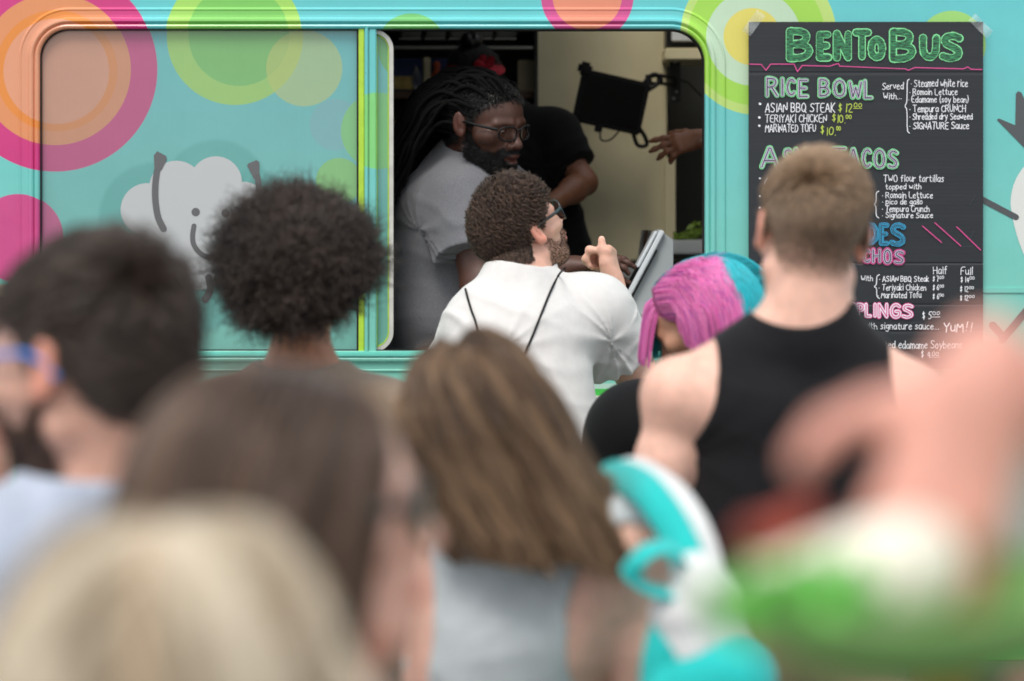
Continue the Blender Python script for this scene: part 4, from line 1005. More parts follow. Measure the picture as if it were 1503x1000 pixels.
# ================================================================ the people
def Sk(hexs): return np.array(lin(hexs))
FAIR, FAIR2, TAN, DARK, BROWN = Sk('e2b09a'), Sk('e6b7a3'), Sk('cf9b7e'), Sk('4f3125'), Sk('8a5b42')
M_FAIR = skin_mat('fair_skin', FAIR); M_TAN = skin_mat('tan_skin', TAN); M_DARK = skin_mat('dark_skin', DARK); M_BROWN = skin_mat('brown_skin', BROWN)
HM = hair_mat('hair'); HMC = hair_mat('dyed_hair', rough=.4)
ALL = {}
def fill(p, col, a=.85, line=LINE, drop=0, soft=.012):
    pass
def hairtint(col, a=.85, drop=0, soft=.012, beard=None, ba=.6, fade=0):
    def fn(c, L, mix, near):
        if fade:                                # clipped hair that thins out toward the nape
            m = scalp_mask(L, drop=drop, soft=soft); k = np.clip((L[:, 2]+.05)/fade, .25, 1); mix(m*k, col, a)
        else: mix(scalp_mask(L, drop=drop, soft=soft), col, a)
        if beard is not None: mix(beard_mask(L), beard, ba)
    return fn
def roots(p, N, seed=0, drop=0, mask=None):
    L = loc(p, p['v']); near = np.linalg.norm(L, axis=1) < .2
    m = (scalp_mask(L, drop=drop) if mask is None else mask(L))*near
    return scatter(p['v'], p['q'], m, N, seed)
def strand_short(p, N, length, n=6, lay=.6, rad=.0005, col=(0,0,0), seed=0, comb=None, name='hair', rnd=.25, clumpk=0, frizz=0, curl=0, cfreq=2, var=.3, mask=None, drop=0, hm=None, colfn=None, tip=.3, cl=(.2,.8), lift=0, radf=None):
    P, nr, w_ = roots(p, N, seed, drop, mask); r = np.random.default_rng(seed); R = p['R']
    L = loc(p, P); ln = length(L) if callable(length) else np.full(N, length)
    ln = ln*r.uniform(.75, 1.15, N)*p['S']
    cb = comb(L) if callable(comb) else np.tile(np.array([0, -.6, -.8]), (N, 1))
    cb = cb @ R.T
    pts = np.zeros((N, n, 3)); pts[:, 0] = P; d = nr + r.normal(size=(N, 3))*rnd + R[:, 2]*lift; d /= np.linalg.norm(d, axis=1)[:, None]
    q = P.copy()
    for i in range(1, n):
        t = cb - nr*(cb*nr).sum(1)[:, None]*.9
        d = d*(1-lay/3) + t*(lay/3); d /= np.linalg.norm(d, axis=1)[:, None] + 1e-9
        q = q + d*(ln/(n-1))[:, None]; pts[:, i] = q
    idx = None
    if clumpk: pts, idx = clump(pts, clumpk, cl[0], cl[1], seed)
    if curl: pts = wave(pts, curl, cfreq, seed, idx)
    if frizz: pts += r.normal(size=pts.shape)*frizz*np.linspace(0, 1, n)[None, :, None]
    c = pal(N, col, var, seed=seed) if colfn is None else colfn(L, N, idx)
    rr_ = ramp_rad(n, rad, tip)
    if radf is not None: rr_ = rr_[None]*radf(L)[:, None]
    return curves(name, pts, rr_, hm or HM, p['root'], c)
def glasses(p, frame_m, lens_m, w_=.026, h_=.020, thick=.0022, wide=1.0, z=.0, name='glasses', arm_th=.003):
    hc, R, S = p['hc'], p['R'], p['S']; T = lambda x, y, zz: hc + R @ (np.array([x, y, zz+z])*S)
    gs = None
    for s in (-1, 1):
        pts = [T(s*.0325 + w_*math.copysign(abs(math.cos(a))**.75, math.cos(a)), .113 - abs(s*.0325 + w_*math.cos(a))**2*4.5, h_*math.copysign(abs(math.sin(a))**.8, math.sin(a)) - .004) for a in np.linspace(0, 2*PI, 25)[:-1]]
        mb = MB().tube(pts, thick*S, 8, closed=True)
        if s == -1:
            mb.tube([T(-.008, .112, .004), T(0, .1155, .007), T(.008, .112, .004)], thick*S, 8); gs = mb.build(name, frame_m, p['root'], True)
        else: mb.build('rim', frame_m, gs, True)
        c = np.mean(pts, 0); k = len(pts); lm = MB(); lm.add([tuple(q) for q in pts] + [tuple(c + R[:, 1]*.002)], [[i, (i+1) % k, k] for i in range(k)]); lm.build('lens', lens_m, gs, True)
        MB().band([T(s*.0595, .094, .006), T(s*.069, .085, .007), T(s*.0785*wide, .05, .010), T(s*.0805*wide, .012, .012), T(s*.080*wide, -.012, .004), T(s*.079*wide, -.026, -.012)], [.010, .009, .007, .006, .005, .004], R[:, 0]*s, arm_th).build('temple', frame_m, gs, True)
    return gs
def hit(F, px, py, d0, d1, off=.002):
    for d in np.arange(d0, d1, .002):
        if F(W(px, py, d)[None])[0] < off + .001: return W(px, py, d)
    return W(px, py, (d0+d1)/2)
BLACKG = mat('black_acetate', lin('101012'), rough=.25, coat=.4); LENSD = mat('dark_lens', lin('251d22'), rough=.08, spec=.8)
LENSC = mat('clear_lens', (1, 1, 1), rough=.03, trans=1.0, alpha=.35); LENSC.node_tree.nodes['Principled BSDF'].inputs['IOR'].default_value = 1.12

# ---- server with long locks, leaning on the sill
J = pose(W(672, 243, 7.05), 108, sw=.2, hip=W(642, 545, 7.28), floor=FZ)
J['sR'] = W(690, 292, 6.93); J['sL'] = W(722, 288, 7.27); J['eR'] = W(706, 424, 6.83); J['wR'] = W(838, 392, 6.80); J['eL'] = W(775, 415, 7.22); J['wL'] = W(868, 412, 7.08)
for k in 'LR':
    f_ = J['B'][:, 1]; J['k'+k] = J['h'+k] + f_*.30 - np.array([0, 0, .05]); J['a'+k] = J['k'+k] - f_*.05 - np.array([0, 0, .3])
hcW, RW = W(712, 182, 6.90), frame(130, -12, 4)
hd = {'R': dict(d=nrm([1, -.05, .25]), n=np.array([0, .2, -1.]), s=np.array([.1, 1., .2]), curl=(.25, .3, .4, .5)), 'L': dict(d=nrm([1, .1, 0]), n=np.array([0, 0, -1.]), s=np.array([0, -1., 0]), curl=(.3, .35, .4, .45))}
pW = person('server with long black locks, glasses and grey t-shirt leaning out over the counter', J, hcW, RW, 1.13, skin=DARK, mskin=M_DARK, foot=FZ, h=.0035,
            extra=hairtint(lin('070605'), .97, beard=lin('0b0908'), ba=.8), hands=hd, b=1.22, arm=1.12, belly=.05, mouth=True, pants_m=DARKP, shoe_m=SHOED, wide=1.12)
eyes(hcW, RW, 1.13, pW['root'], look=(.1, -.25), wide=1.12)
glasses(pW, mat('matt_black_acetate', lin('0a0a0b'), rough=.5, spec=.3), LENSC, .0255, .0178, .0024, 1.10, z=.0)
GREYT = cloth('heather_grey_jersey', lin('6b6c70'), noise=.16, nscale=240, bump=.3)
garment('t_shirt', shirt(J, .016, 1.22, sleeve=.58, srad=1.12, belly=.05, body=pW['F'], neck_r=.088, neck_at=J['neck'] + np.array([.035, -.03, 0]), wr=.011, seed=3, arm=1.12), GREYT, pW, .0045)
strand_short(pW, 9000, lambda L: np.where((L[:, 1] > .070)*(L[:, 2] > -.092), .0025, .013), 4, .5, .0006, (.004, .0035, .003), 1, mask=beard_mask, name='beard', rnd=.6, curl=.002, cfreq=2)
Pr, nr, _ = roots(pW, 190, 8); 
def tgtW(p, t): 
    L = loc(pW, p); v = np.tile(RW @ np.array([0, -1, .12]), (len(p), 1)) if t < .10 else np.tile(nrm([-.46, .30, -1.0]), (len(p), 1))
    return v
lw = flow(Pr, nr, pW['F'], 44, .0165, tgtW, .007 + .018*np.random.default_rng(2).random(190)**1.5, grav=.25, start=.12)
lw = wave(lw, .004, 5, 3)
rr_ = .0062*(1 + .22*np.sin(np.arange(44)*2.4))*np.interp(np.linspace(0, 1, 44), [0, .1, .9, 1], [.8, 1, .9, .5])
LOCK = mat('black_locks', (.0035, .003, .003), rough=.85, spec=.15, bump=.8, bscale=500, noise=.3, nscale=100)
for i in range(0, 190):
    pass
mbl = None
for i in range(190):
    MB().tube(lw[i][::1], rr_, 6).build('lock', LOCK, pW['root'], True)

strand_short(pW, 9000, .012, 4, .9, .0008, (.004, .0035, .003), 12, name='short_hair', rnd=.6, drop=-.004, curl=.002)
# ---- server in black behind, red bandana and bun
J = pose(W(742, 172, 7.78), 172, sw=.17, hip=W(795, 425, 7.78), floor=FZ)
J['sL'] = W(812, 200, 7.72); J['sR'] = W(690, 215, 7.80); J['eL'] = W(858, 268, 7.66); J['wL'] = W(800, 305, 7.45); J['eR'] = W(680, 320, 7.7); J['wR'] = W(740, 330, 7.5)
hcB, RB = W(698, 128, 7.70), frame(160, -20, 8)
pB = person('server in a black t-shirt and red bandana standing behind the man with locks', J, hcB, RB, .98, skin=BROWN, mskin=M_BROWN, foot=FZ, h=.0055, extra=hairtint(lin('14100e'), .95), male=False, b=.95, pants_m=DARKP, shoe_m=SHOED)
BLKT = cloth('black_jersey', lin('0b0b0d'), noise=.05, spec=.2, sheen=.05)
garment('t_shirt', shirt(J, .012, .9, sleeve=.6, srad=1.08, wr=.008, seed=9, body=pB['F']), BLKT, pB, .006)
eyes(hcB, RB, .98, pB['root'])
strand_short(pB, 5000, .03, 5, 1.0, .0007, lin('14100e'), 3, comb=lambda L: np.tile([0, -.8, .6], (len(L), 1)))
Fb = Field().ell(hcB + RB @ np.array([0, -.03, .145]), (.036, .034, .030), RB); Fb.post = lambda P: wob(P, 190, 2)*.005
v, q = surface(Fb, .004); mobj('hair_bun', v, q, HM, pB['root'], True, None, np.tile(lin('14100e'), (len(v), 1)))
BAND = mat('red_bandana_cloth', lin('a5152a'), rough=.8, noise=.2, nscale=60, bump=.3)
pts = [hcB + RB @ np.array([.083*math.cos(a), -.012 + .103*math.sin(a), .066 + .012*math.sin(a)]) for a in np.linspace(0, 2*PI, 33)]
bo = MB().band(pts, .045, [nrm(p_-hcB) for p_ in pts], .003).build('bandana', BAND, pB['root'], True)
for a_, b_ in (((0, .085, .085), (.03, .10, .12)), ((0, .085, .085), (-.03, .09, .125)), ((-.0, .09, .08), (.0, .08, .13))):
    MB().band([hcB + RB @ np.array(a_), hcB + RB @ ((np.array(a_)+np.array(b_))/2 + [0, .012, 0]), hcB + RB @ np.array(b_)], [.014, .03, .022], RB[:, 1], .003).build('bandana_knot', BAND, bo, True)

# ---- arm of a third server reaching in from the right
J = pose(W(1190, 60, 7.55), -90, sw=.19, floor=FZ)
J['eL'] = W(1118, 226, 7.46); J['wL'] = W(1030, 203, 7.46); J['sL'] = W(1185, 105, 7.38)
hcT, RT = W(1180, 5, 7.5), frame(-95, -8, 0)
pT = person('server mostly hidden behind the window edge, only one outstretched arm in view', J, hcT, RT, 1.0, skin=BROWN, mskin=M_BROWN, foot=FZ, h=.004, extra=hairtint(lin('14100e'), .9),
            hands={'L': dict(d=nrm([-1, -.1, -.22]), n=nrm([.15, .75, -.6]), s=nrm([0, .5, .8]), curl=(.12, .25, .38, .6), c2=.8, spread=.10, sc_=.9, thumb=((.6, .7, .3), (.85, .4, .4)))}, pants_m=DARKP, shoe_m=SHOED)
garment('t_shirt', shirt(J, .014, 1, seed=12, body=pT['F']), BLKT, pT, .01)
eyes(hcT, RT, 1.0, pT['root']); strand_short(pT, 3000, .03, 5, .8, .0008, lin('14100e'), 3)
w0 = J['wL']; dr = nrm(w0-J['eL']); a_ = nrm(np.cross(dr, [0, 1, 0])); b_ = np.cross(dr, a_)
br = MB().tube([w0 - dr*.0 + a_*.033*math.cos(t) + b_*.030*math.sin(t) + dr*.008*math.cos(t) for t in np.linspace(0, 2*PI, 21)[:-1]], .0022, 6, True).build('bracelet', mat('pale_cord', lin('b8a58c'), rough=.6), pT['root'], True)

# ---- customer in white at the window
J = pose(W(754, 420, 5.78), 12, sw=.19, hip=W(768, 735, 5.62), floor=0)
J['sL'] = W(712, 484, 5.74); J['sR'] = W(872, 462, 5.84); J['eL'] = W(640, 600, 5.95); J['wL'] = W(700, 560, 6.2)
J['eR'] = W(948, 584, 5.96); J['wR'] = W(900, 418, 6.08)
hcA, RA = W(762, 342, 5.84), frame(52, 30, -3)
thm = ((.95, .35, .1), (1, -.05, .08), (1.0, -.1, -.05))
pA = person('bearded customer in a white t-shirt and dark sunglasses looking up at the serving window', J, hcA, RA, 1.02, skin=FAIR, mskin=M_FAIR, h=.0035,
            extra=hairtint(lin('2c211b'), .9, drop=.006, beard=lin('6a5040'), ba=.45), hands={'R': dict(d=nrm([-.12, .05, 1]), n=nrm([-1, .1, .1]), s=nrm([-.25, -1, 0]), curl=(1.35, 1.45, 1.5, 1.5), c2=.9, thumb=thm), 'L': dict(d=nrm([.6, .7, .1]), n=nrm([0, 0, -1]), s=nrm([1, -.5, 0]))},
            arm=1.0, b=.95, pants_m=DENIM, shoe_m=SHOE)
eyes(hcA, RA, 1.04, pA['root']); glasses(pA, BLACKG, LENSD, .029, .024, .003, 1.0, z=.004, name='sunglasses', arm_th=.005)
WHITET = cloth('white_jersey', lin('d9d7d4'), noise=.03, bump=.3, rough=.9)
shA = shirt(J, .012, .95, body=pA['F'], sleeve=.46, srad=1.25, neck_r=.066, neck_at=J['neck'] + np.array([.01, 0, .004]), wr=.010, seed=21)
garment('t_shirt', shA, WHITET, pA, .004)
LAC = lambda L: np.interp(L[:, 2], [-.06, -.02, .03, .1], [.007, .014, .026, .042])
strand_short(pA, 20000, LAC, 16, .9, .00042, lin('3b2b21'), 5, frizz=.0012, rnd=.4, clumpk=3600, curl=.005, cfreq=2.5, var=.45, comb=lambda L: np.stack([np.zeros(len(L)), -.3 + 8*L[:, 1], -.9 + 4*L[:, 2]], 1), drop=.010, cl=(.25, .72),
    colfn=lambda L, N, idx: pal(N, lin('4e3c31'), .5, seed=4)*(.5 + 1.1*np.random.default_rng(6).random(idx.max()+1)[idx][:, None]))
strand_short(pA, 4500, .0038, 4, .8, .00035, lin('5a4030'), 6, mask=beard_mask, name='beard', rnd=.35)
dsb = thing('drawstring_bag', 'drawstring bag on thin black cords across the back of the white t-shirt', 'bag', W(775, 700, 5.4))
def cord(pl, nm='cord', r=.0028, F=shA, d0=5.2, d1=6.1, m=None, par=None, off=.003):
    pts = [hit(F, x, y, d0, d1, off) for x, y in pl]; return MB().tube(smoothed(pts, 5), r, 7).build(nm, m or BLKP, par or dsb, True)
cord([(829, 394), (820, 404), (808, 428), (795, 460), (783, 490), (772, 516), (752, 570), (735, 640), (728, 700)])
cord([(683, 424), (686, 436), (692, 456), (699, 476), (708, 520), (715, 600), (720, 700)])
cord([(893, 590), (886, 615), (877, 645), (870, 672), (850, 705)])
FB = Field().ell(W(772, 800, 5.38), (.13, .05, .17), None); FB.post = lambda P: wob(P, 40, 6)*.008
v, q = surface(FB, .012); mobj('sack', v, q, BLKT, dsb)

# ---- customer with pink and turquoise hair, head bowed
J = pose(W(1042, 572, 5.32), -35, sw=.175, hip=W(1060, 870, 5.25))
J['sL'] = W(935, 636, 5.22); J['eL'] = W(925, 800, 5.3)
hcP, RP = W(1026, 468, 5.28), frame(-66, -34, -6)
pP = person('customer with a pink and turquoise bob bowing beside the man in the tank top', J, hcP, RP, .98, skin=TAN, mskin=M_TAN, h=.005, extra=hairtint(lin('b0417f'), .95), male=False, b=.92, pants_m=DENIM, shoe_m=SHOE)
eyes(hcP, RP, .98, pP['root']); garment('top', shirt(J, .02, .98, sleeve=.7, srad=1.2, seed=31, wr=.005, body=pP['F']), BLKT, pP, .006)
def pinkcol(L, N, idx):
    r = np.random.default_rng(3); k = (.84 + .32*r.random(idx.max()+1))[idx][:, None] if idx is not None else 1
    t = r.random(N)[:, None]; pk = Sk('cf4fa0')*(1-t) + Sk('dd86b6')*t
    pk = np.where((r.random(N) < .07)[:, None], Sk('8c3d9c'), pk)
    tq = Sk('14b3c0')*(1 - .3*t); side = ((L[:, 0] > -.006 + .004*r.normal(size=N)) | (L[:, 1] < -.080 + .004*r.normal(size=N)))[:, None]
    return np.clip(np.where(side, tq, pk)*k, 0, 1)
Np = 24000; Pr, nr, _ = roots(pP, Np, 4); Lp = loc(pP, Pr)
FRONT = Lp[:, 1] > .055
def tgtP(p, t):
    L = loc(pP, p)
    if len(p) == Np: fr = FRONT
    else: fr = L[:, 1] > .06
    sg = np.where(L[:, 0] > -.002, 1, -1)[:, None]
    a_ = (RP @ (np.concatenate([sg*.45, np.full((len(p), 1), -.75), np.full((len(p), 1), -.35)], 1)).T).T
    b_ = np.tile(nrm([.10, -.05, -1]), (len(p), 1)); c_ = np.tile(nrm([-.12, -.05, -1]), (len(p), 1))
    return np.where(fr[:, None], c_, a_ if t < .45 else b_)
pp = flow(Pr, nr, pP['F'], 20, .0078*np.where(FRONT, .78, 1.02)[:, None], tgtP, .004 + .010*np.random.default_rng(5).random(Np), grav=.28, start=.35)
pp, ix = clump(pp, 1300, .05, .35, 6); curves('hair', pp, ramp_rad(20, .0006, .5), HMC, pP['root'], pinkcol(Lp, Np, ix))
MB().lathe([(.0001, -.004), (.004, 0), (.0001, .004)], hcP + RP @ np.array([-.087, .004, -.027]), 10).build('earring', STEEL, pP['root'], True)

# ---- man in the black tank top
J = pose(W(1186, 478, 4.02), 0, sw=.2, hip=W(1165, 960, 4.02))
J['sL'] = W(996, 580, 4.00); J['sR'] = W(1328, 584, 4.02); J['eL'] = W(946, 822, 3.98); J['wL'] = W(985, 1020, 4.15); J['eR'] = W(1386, 835, 4.02); J['wR'] = W(1350, 1050, 4.2)
hcC, RC = W(1192, 347, 4.03), frame(-4, -4, 7)
def exC(c, L, mix, near):
    m = scalp_mask(L, drop=-.012, soft=.035); k = np.clip((L[:, 2]+.075)/.085, 0, 1); mix(m*k, lin('6b5240'), .85)
pC = person('broad man with short light brown hair in a black tank top before the menu', J, hcC, RC, 1.09, skin=FAIR2, mskin=M_FAIR, h=.0045, extra=exC, b=.98, arm=.92, pants_m=KHAKI, shoe_m=SHOE)
eyes(hcC, RC, 1.09, pC['root'])
LC_ = lambda L: np.interp(L[:, 2], [-.07, -.03, .0, .03, .06, .09, .12], [.0015, .004, .008, .014, .022, .028, .032])
strand_short(pC, 34000, LC_, 8, .75, .0005, lin('6a5140'), 7, rnd=.28, clumpk=1500, var=.3, drop=-.015, comb=lambda L: np.stack([.5 + 3*L[:, 0], .7 - 4*np.clip((.08-L[:, 2])/.08, 0, 1), -.25 - 6*np.clip((.08-L[:, 2])/.08, 0, 1)], 1), cl=(.05, .5), lift=.2, radf=lambda L: np.interp(L[:, 2], [-.07, -.02, .04], [.3, .5, 1.0]),
    colfn=lambda L, N, idx: pal(N, lin('77624f'), .25, seed=4)*(.7 + .7*np.random.default_rng(6).random(idx.max()+1)[idx][:, None]) + np.array(lin('9a8368'))*np.clip(L[:, 2:3]*6, 0, .6))  # strands get paler toward the crown: sunlit top put into the hair colour
def tank(p, inf, neckc, neckr, arms, hem=.12, wr=.003, seed=0):
    J = p['J']; F = Field(); F.p = list(p['F'].t); u_ = p['F'].nk; F.ell(J['neck'] + u_*.19, (.17,)*3, None, .006, -1); F.ell(J['neck'] + u_*.3, (.15, .15, .2), None, .006, -1)
    F.ell(neckc, neckr, None, .006, -1)
    for c, r_ in arms: F.ell(c, r_, None, .006, -1)
    F.ell(J['pelvis'] - np.array([0, 0, hem + .4]), (.5, .5, .4), None, .01, -1)
    F.post = lambda P: -(inf + folds(P, J, wr, seed))
    return F
BLKK = cloth('black_ribbed_jersey', lin('141417'), noise=.05, spec=.25, sheen=.08)
garment('tank_top', tank(pC, .0055, W(1168, 424, 4.0), (.098, .3, .068), ((W(970, 534, 4.0), (.098, .3, .160)), (W(1386, 550, 4.0), (.100, .3, .160))), seed=41), BLKK, pC, .0045)

# ---- person with the afro
J = pose(W(443, 558, 4.74), 4, sw=.165, hip=W(440, 960, 4.74))
J['sL'] = J['sL'] - np.array([-.008, 0, .035]); J['sR'] = J['sR'] - np.array([.008, 0, .035])
hcD, RD = W(440, 412, 4.70), frame(6, -4, 0)
pD = person('person with a large dark afro and brown top seen from behind below the printed cloud', J, hcD, RD, 1.0, skin=Sk('a9785c'), mskin=M_BROWN, h=.006, extra=hairtint(lin('120e0c'), .95), male=False, b=.97, pants_m=DENIM, shoe_m=SHOE)
eyes(hcD, RD, 1.0, pD['root']); garment('top', shirt(J, .014, .98, seed=51, neck_r=.075, neck_drop=.014, body=pD['F']), cloth('taupe_jersey', lin('8a7763')), pD, .008)
Na = 26000; Pr, nr, _ = roots(pD, Na, 5, drop=-.004); r_ = np.random.default_rng(8)
cA = W(438, 401, 4.70); dA = Pr - cA + r_.normal(size=(Na, 3))*.012; dA /= np.linalg.norm(dA, axis=1)[:, None]
dA[:, 2] = np.maximum(dA[:, 2], -.86)
end = cA + dA*np.array([.178, .170, .164])*(1 + .10*wob(dA, 5, 3)[:, None] + .05*wob(dA, 16, 4)[:, None])*np.clip(r_.normal(.91, .13, (Na, 1)), .5, 1.28)
t = np.linspace(0, 1, 13)[None, :, None]; pa = Pr[:, None]*(1-t) + end[:, None]*t
pa, ix = clump(pa, 3000, .05, .3, 3); pa = wave(pa, .005, 5.5, 5); pa += r_.normal(size=pa.shape)*.0022*t
curves('hair', pa, ramp_rad(13, .00062, .5), HM, pD['root'], pal(Na, lin('3a2f29'), .5, seed=5)*(.6 + .9*r_.random(ix.max()+1)[ix][:, None]))

# ---- man on the left with blue glasses
J = pose(W(150, 752, 2.70), -42, sw=.19, hip=W(190, 1500, 2.72))
hcE, RE = W(134, 534, 2.66), frame(-60, -3, -2)
pE = person('man at the left with dark brown hair, beard, blue glasses and pale blue t-shirt', J, hcE, RE, 1.12, skin=FAIR, mskin=M_FAIR, h=.006, extra=hairtint(lin('231b17'), .92, beard=lin('33251d'), ba=.7), pants_m=DENIM, shoe_m=SHOE)
eyes(hcE, RE, 1.05, pE['root']); glasses(pE, mat('blue_acetate', lin('2c7fd6'), rough=.3), LENSC, .027, .021, .0032, 1.0, z=.006, arm_th=.008)
garment('t_shirt', shirt(J, .014, 1, seed=61, neck_r=.066, body=pE['F']), cloth('pale_blue_jersey', lin('b4bfd0')), pE, .008)
strand_short(pE, 16000, lambda L: np.interp(L[:, 2], [-.06, 0, .05, .12], [.012, .024, .034, .044]), 8, 1.5, .0007, lin('2b211c'), 9, rnd=.25, clumpk=900, cl=(.1, .5), var=.35, comb=lambda L: np.stack([.3+0*L[:, 0], .6 - 1.6*(L[:, 2] < .05), -.5 + 0*L[:, 0]], 1), lift=.05,
    colfn=lambda L, N, idx: pal(N, lin('453931'), .3, seed=4)*(.65 + .8*np.random.default_rng(6).random(idx.max()+1)[idx][:, None]))
strand_short(pE, 4000, .005, 4, .5, .0007, lin('2a1e18'), 10, mask=beard_mask, name='beard', rnd=.35)

# ---- person at the far left edge, hidden behind the man with blue glasses
J = pose(W(-95, 775, 3.42), 25, sw=.18, hip=W(-100, 1300, 3.42))
hcK, RK = W(-72, 600, 3.40), frame(38, -3, 0)
pK = person('dark haired person at the far left edge hidden behind the blue glasses', J, hcK, RK, 1.0, skin=FAIR, mskin=M_FAIR, h=.009, extra=hairtint(lin('231b17'), .92), pants_m=KHAKI, shoe_m=SHOE)
eyes(hcK, RK, 1.0, pK['root']); garment('t_shirt', shirt(J, .014, 1, seed=66, body=pK['F']), cloth('brick_jersey', lin('9a5a4c')), pK, .012)
strand_short(pK, 5000, .03, 6, 1.3, .0009, lin('2b211c'), 9, comb=lambda L: np.tile([.2, -.5, -.6], (len(L), 1)))

# ---- woman in the middle, long highlighted hair, grey top
J = pose(W(752, 778, 3.24), -8, sw=.165, hip=W(760, 1420, 3.26))
J['sL'] = W(645, 852, 3.27); J['sR'] = W(932, 792, 3.18); J['eL'] = W(640, 1190, 3.3); J['eR'] = W(960, 1170, 3.2)
hcF, RF = W(697, 628, 3.2), frame(-14, -6, -6)
pF = person('woman with long highlighted brown hair and grey tank top in the middle of the queue', J, hcF, RF, .98, skin=FAIR2, mskin=M_FAIR, h=.006, extra=hairtint(lin('4a382c'), .95), male=False, b=.88, arm=.9, pants_m=DENIM, shoe_m=SHOE)
eyes(hcF, RF, .98, pF['root'])
GREYK = cloth('grey_rib_knit', lin('bcc4c6'), noise=.05)
garment('tank_top', tank(pF, .007, W(800, 790, 3.2), (.060, .3, .035), ((W(925, 930, 3.15), (.092, .26, .155)), (W(612, 900, 3.2), (.030, .3, .13))), seed=71, wr=.004), GREYK, pF, .006)
def longhair(p, N, n, step, t1, t2, push, pals, seed, K=300, grav=.42, sw=.3, rad=.0007, cl=(.05, .75), part=0.0, wv=.004, vary=.12, low=1.0, mask=None):
    Pr, nr, _ = roots(p, N, seed, 0, mask); r = np.random.default_rng(seed); R = p['R']; Lr = loc(p, Pr)
    t1 = R @ np.array(t1); t2 = nrm(t2)
    sgn = np.where(Lr[:, 0] > part, 1.0, -1.0)
    side = (R[:, 0][None]*sgn[:, None])
    def tg(q, t):
        if t < sw:
            v = t1[None] + side*.22
        else: v = np.tile(t2, (len(q), 1))
        return v/np.linalg.norm(v, axis=1)[:, None]
    Fc = Field(); Fc.p = [q_ for q_ in p['F'].p if not any(np.linalg.norm((q_[8]+q_[9])/2 - (p['J']['e'+k_]*.6+p['J'][j_+k_]*.4)) < .17 or np.linalg.norm((q_[8]+q_[9])/2 - p['J']['w'+k_]) < .12 for k_ in 'LR' for j_ in 'sw')]
    ps = flow(Pr, nr, Fc, n, step*(1 + vary*(r.random((N, 1))*2-1))*(np.interp(Lr[:, 2], [-.06, .11], [low, 1])[:, None]), tg, push[0] + push[1]*r.random(N)**1.5, grav=grav, start=.1)
    ps, ix = clump(ps, K, cl[0], cl[1], seed); ps = wave(ps, wv, 1.3, seed, ix)
    kc = r.random(ix.max()+1)[ix]; c0, c1 = np.array(lin(pals[0])), np.array(lin(pals[1]))
    tt = np.linspace(0, 1, n)[None, :, None]; m = np.clip((kc[:, None, None]*1.6 - .55) + (tt-.35)*pals[2], 0, 1)
    c = (c0*(1-m) + c1*m)*(1 + .2*(r.random((N, 1, 1))*2-1))
    return curves('hair', ps, ramp_rad(n, rad, .5), HM, p['root'], np.clip(c, 0, 1))
longhair(pF, 34000, 22, .0130, (0, -.35, -.6), (.50, -.10, -1.0), (.004, .016), ('54402f', '94775a', .7), 14, K=1600, sw=.16, wv=.004, rad=.0005, cl=(.05, .36), vary=.34, low=.36, part=-.01)

# backpack on her right shoulder
bp_ = thing('backpack', 'turquoise and white backpack hanging from the right shoulder of the woman in grey', 'backpack', W(1010, 1100, 3.02))
TQ = cloth('turquoise_canvas', lin('17bdb9')); WC = cloth('white_canvas', lin('dcdedd'))
FBk = Field()
for y_ in (2.97, 3.10):
    for a_, b_ in (((1000, 1012), (1076, 1000)), ((1076, 1000), (1095, 1330)), ((1095, 1330), (985, 1330)), ((985, 1330), (1000, 1012)), ((1000, 1012), (1095, 1330)), ((1032, 1006), (1020, 1330)), ((1076, 1000), (985, 1330))): FBk.cone(W(*a_, y_), W(*b_, y_), .040, .045, .03)
FBk.post = lambda P: -(np.abs(wob(P*np.array([1, 1, .6]), 26, 8))*.012 - .005 + wob(P, 60, 9)*.003)
v, q = surface(FBk, .007); mobj('bag_body', v, q, TQ, bp_)
FBt = Field()
for a_, b_, r_ in (((1022, 848), (1056, 876), .030), ((1030, 870), (1062, 912), .034), ((1005, 905), (1062, 950), .040), ((1010, 950), (1058, 985), .040), ((1024, 870), (1010, 965), .040)): FBt.cone(W(*a_, 2.97), W(*b_, 2.99), r_, r_*.9, .012)
FBt.post = lambda P: -(np.abs(wob(P @ np.array([[.8, 0, .6], [0, 1, 0], [-.6, 0, .8]])*np.array([.5, 1, 1.6]), 45, 18))*.014 - .006)
v, q = surface(FBt, .005); mobj('top_flap', v, q, WC, bp_)
strap = smoothed([W(872, 720, 3.34), W(895, 700, 3.26), W(918, 702, 3.17), W(950, 722, 3.08), W(988, 775, 3.03), W(1010, 830, 3.0), W(1006, 880, 2.98), W(978, 930, 2.955), W(965, 1000, 2.95), W(968, 1090, 2.96)], 6)
MB().band(strap, .046, (-.3, -1, .35), .006).build('shoulder_strap', TQ, bp_, True)
wst = smoothed([W(890, 705, 3.34), W(918, 690, 3.26), W(950, 700, 3.19), W(988, 730, 3.10), W(1018, 776, 3.05), W(1036, 828, 3.03), W(1036, 870, 3.02)], 6)
MB().band(wst, .044, (.2, -1, .4), .010).build('strap_padding', WC, bp_, True)
lp = smoothed([W(1010, 830, 2.965), W(982, 806, 2.95), W(948, 812, 2.94), W(930, 838, 2.94), W(945, 862, 2.945), W(980, 872, 2.955), W(1008, 872, 2.965)], 6)
MB().band(lp, .034, (0, -.4, 1), .0035).build('strap_loop', TQ, bp_, True)

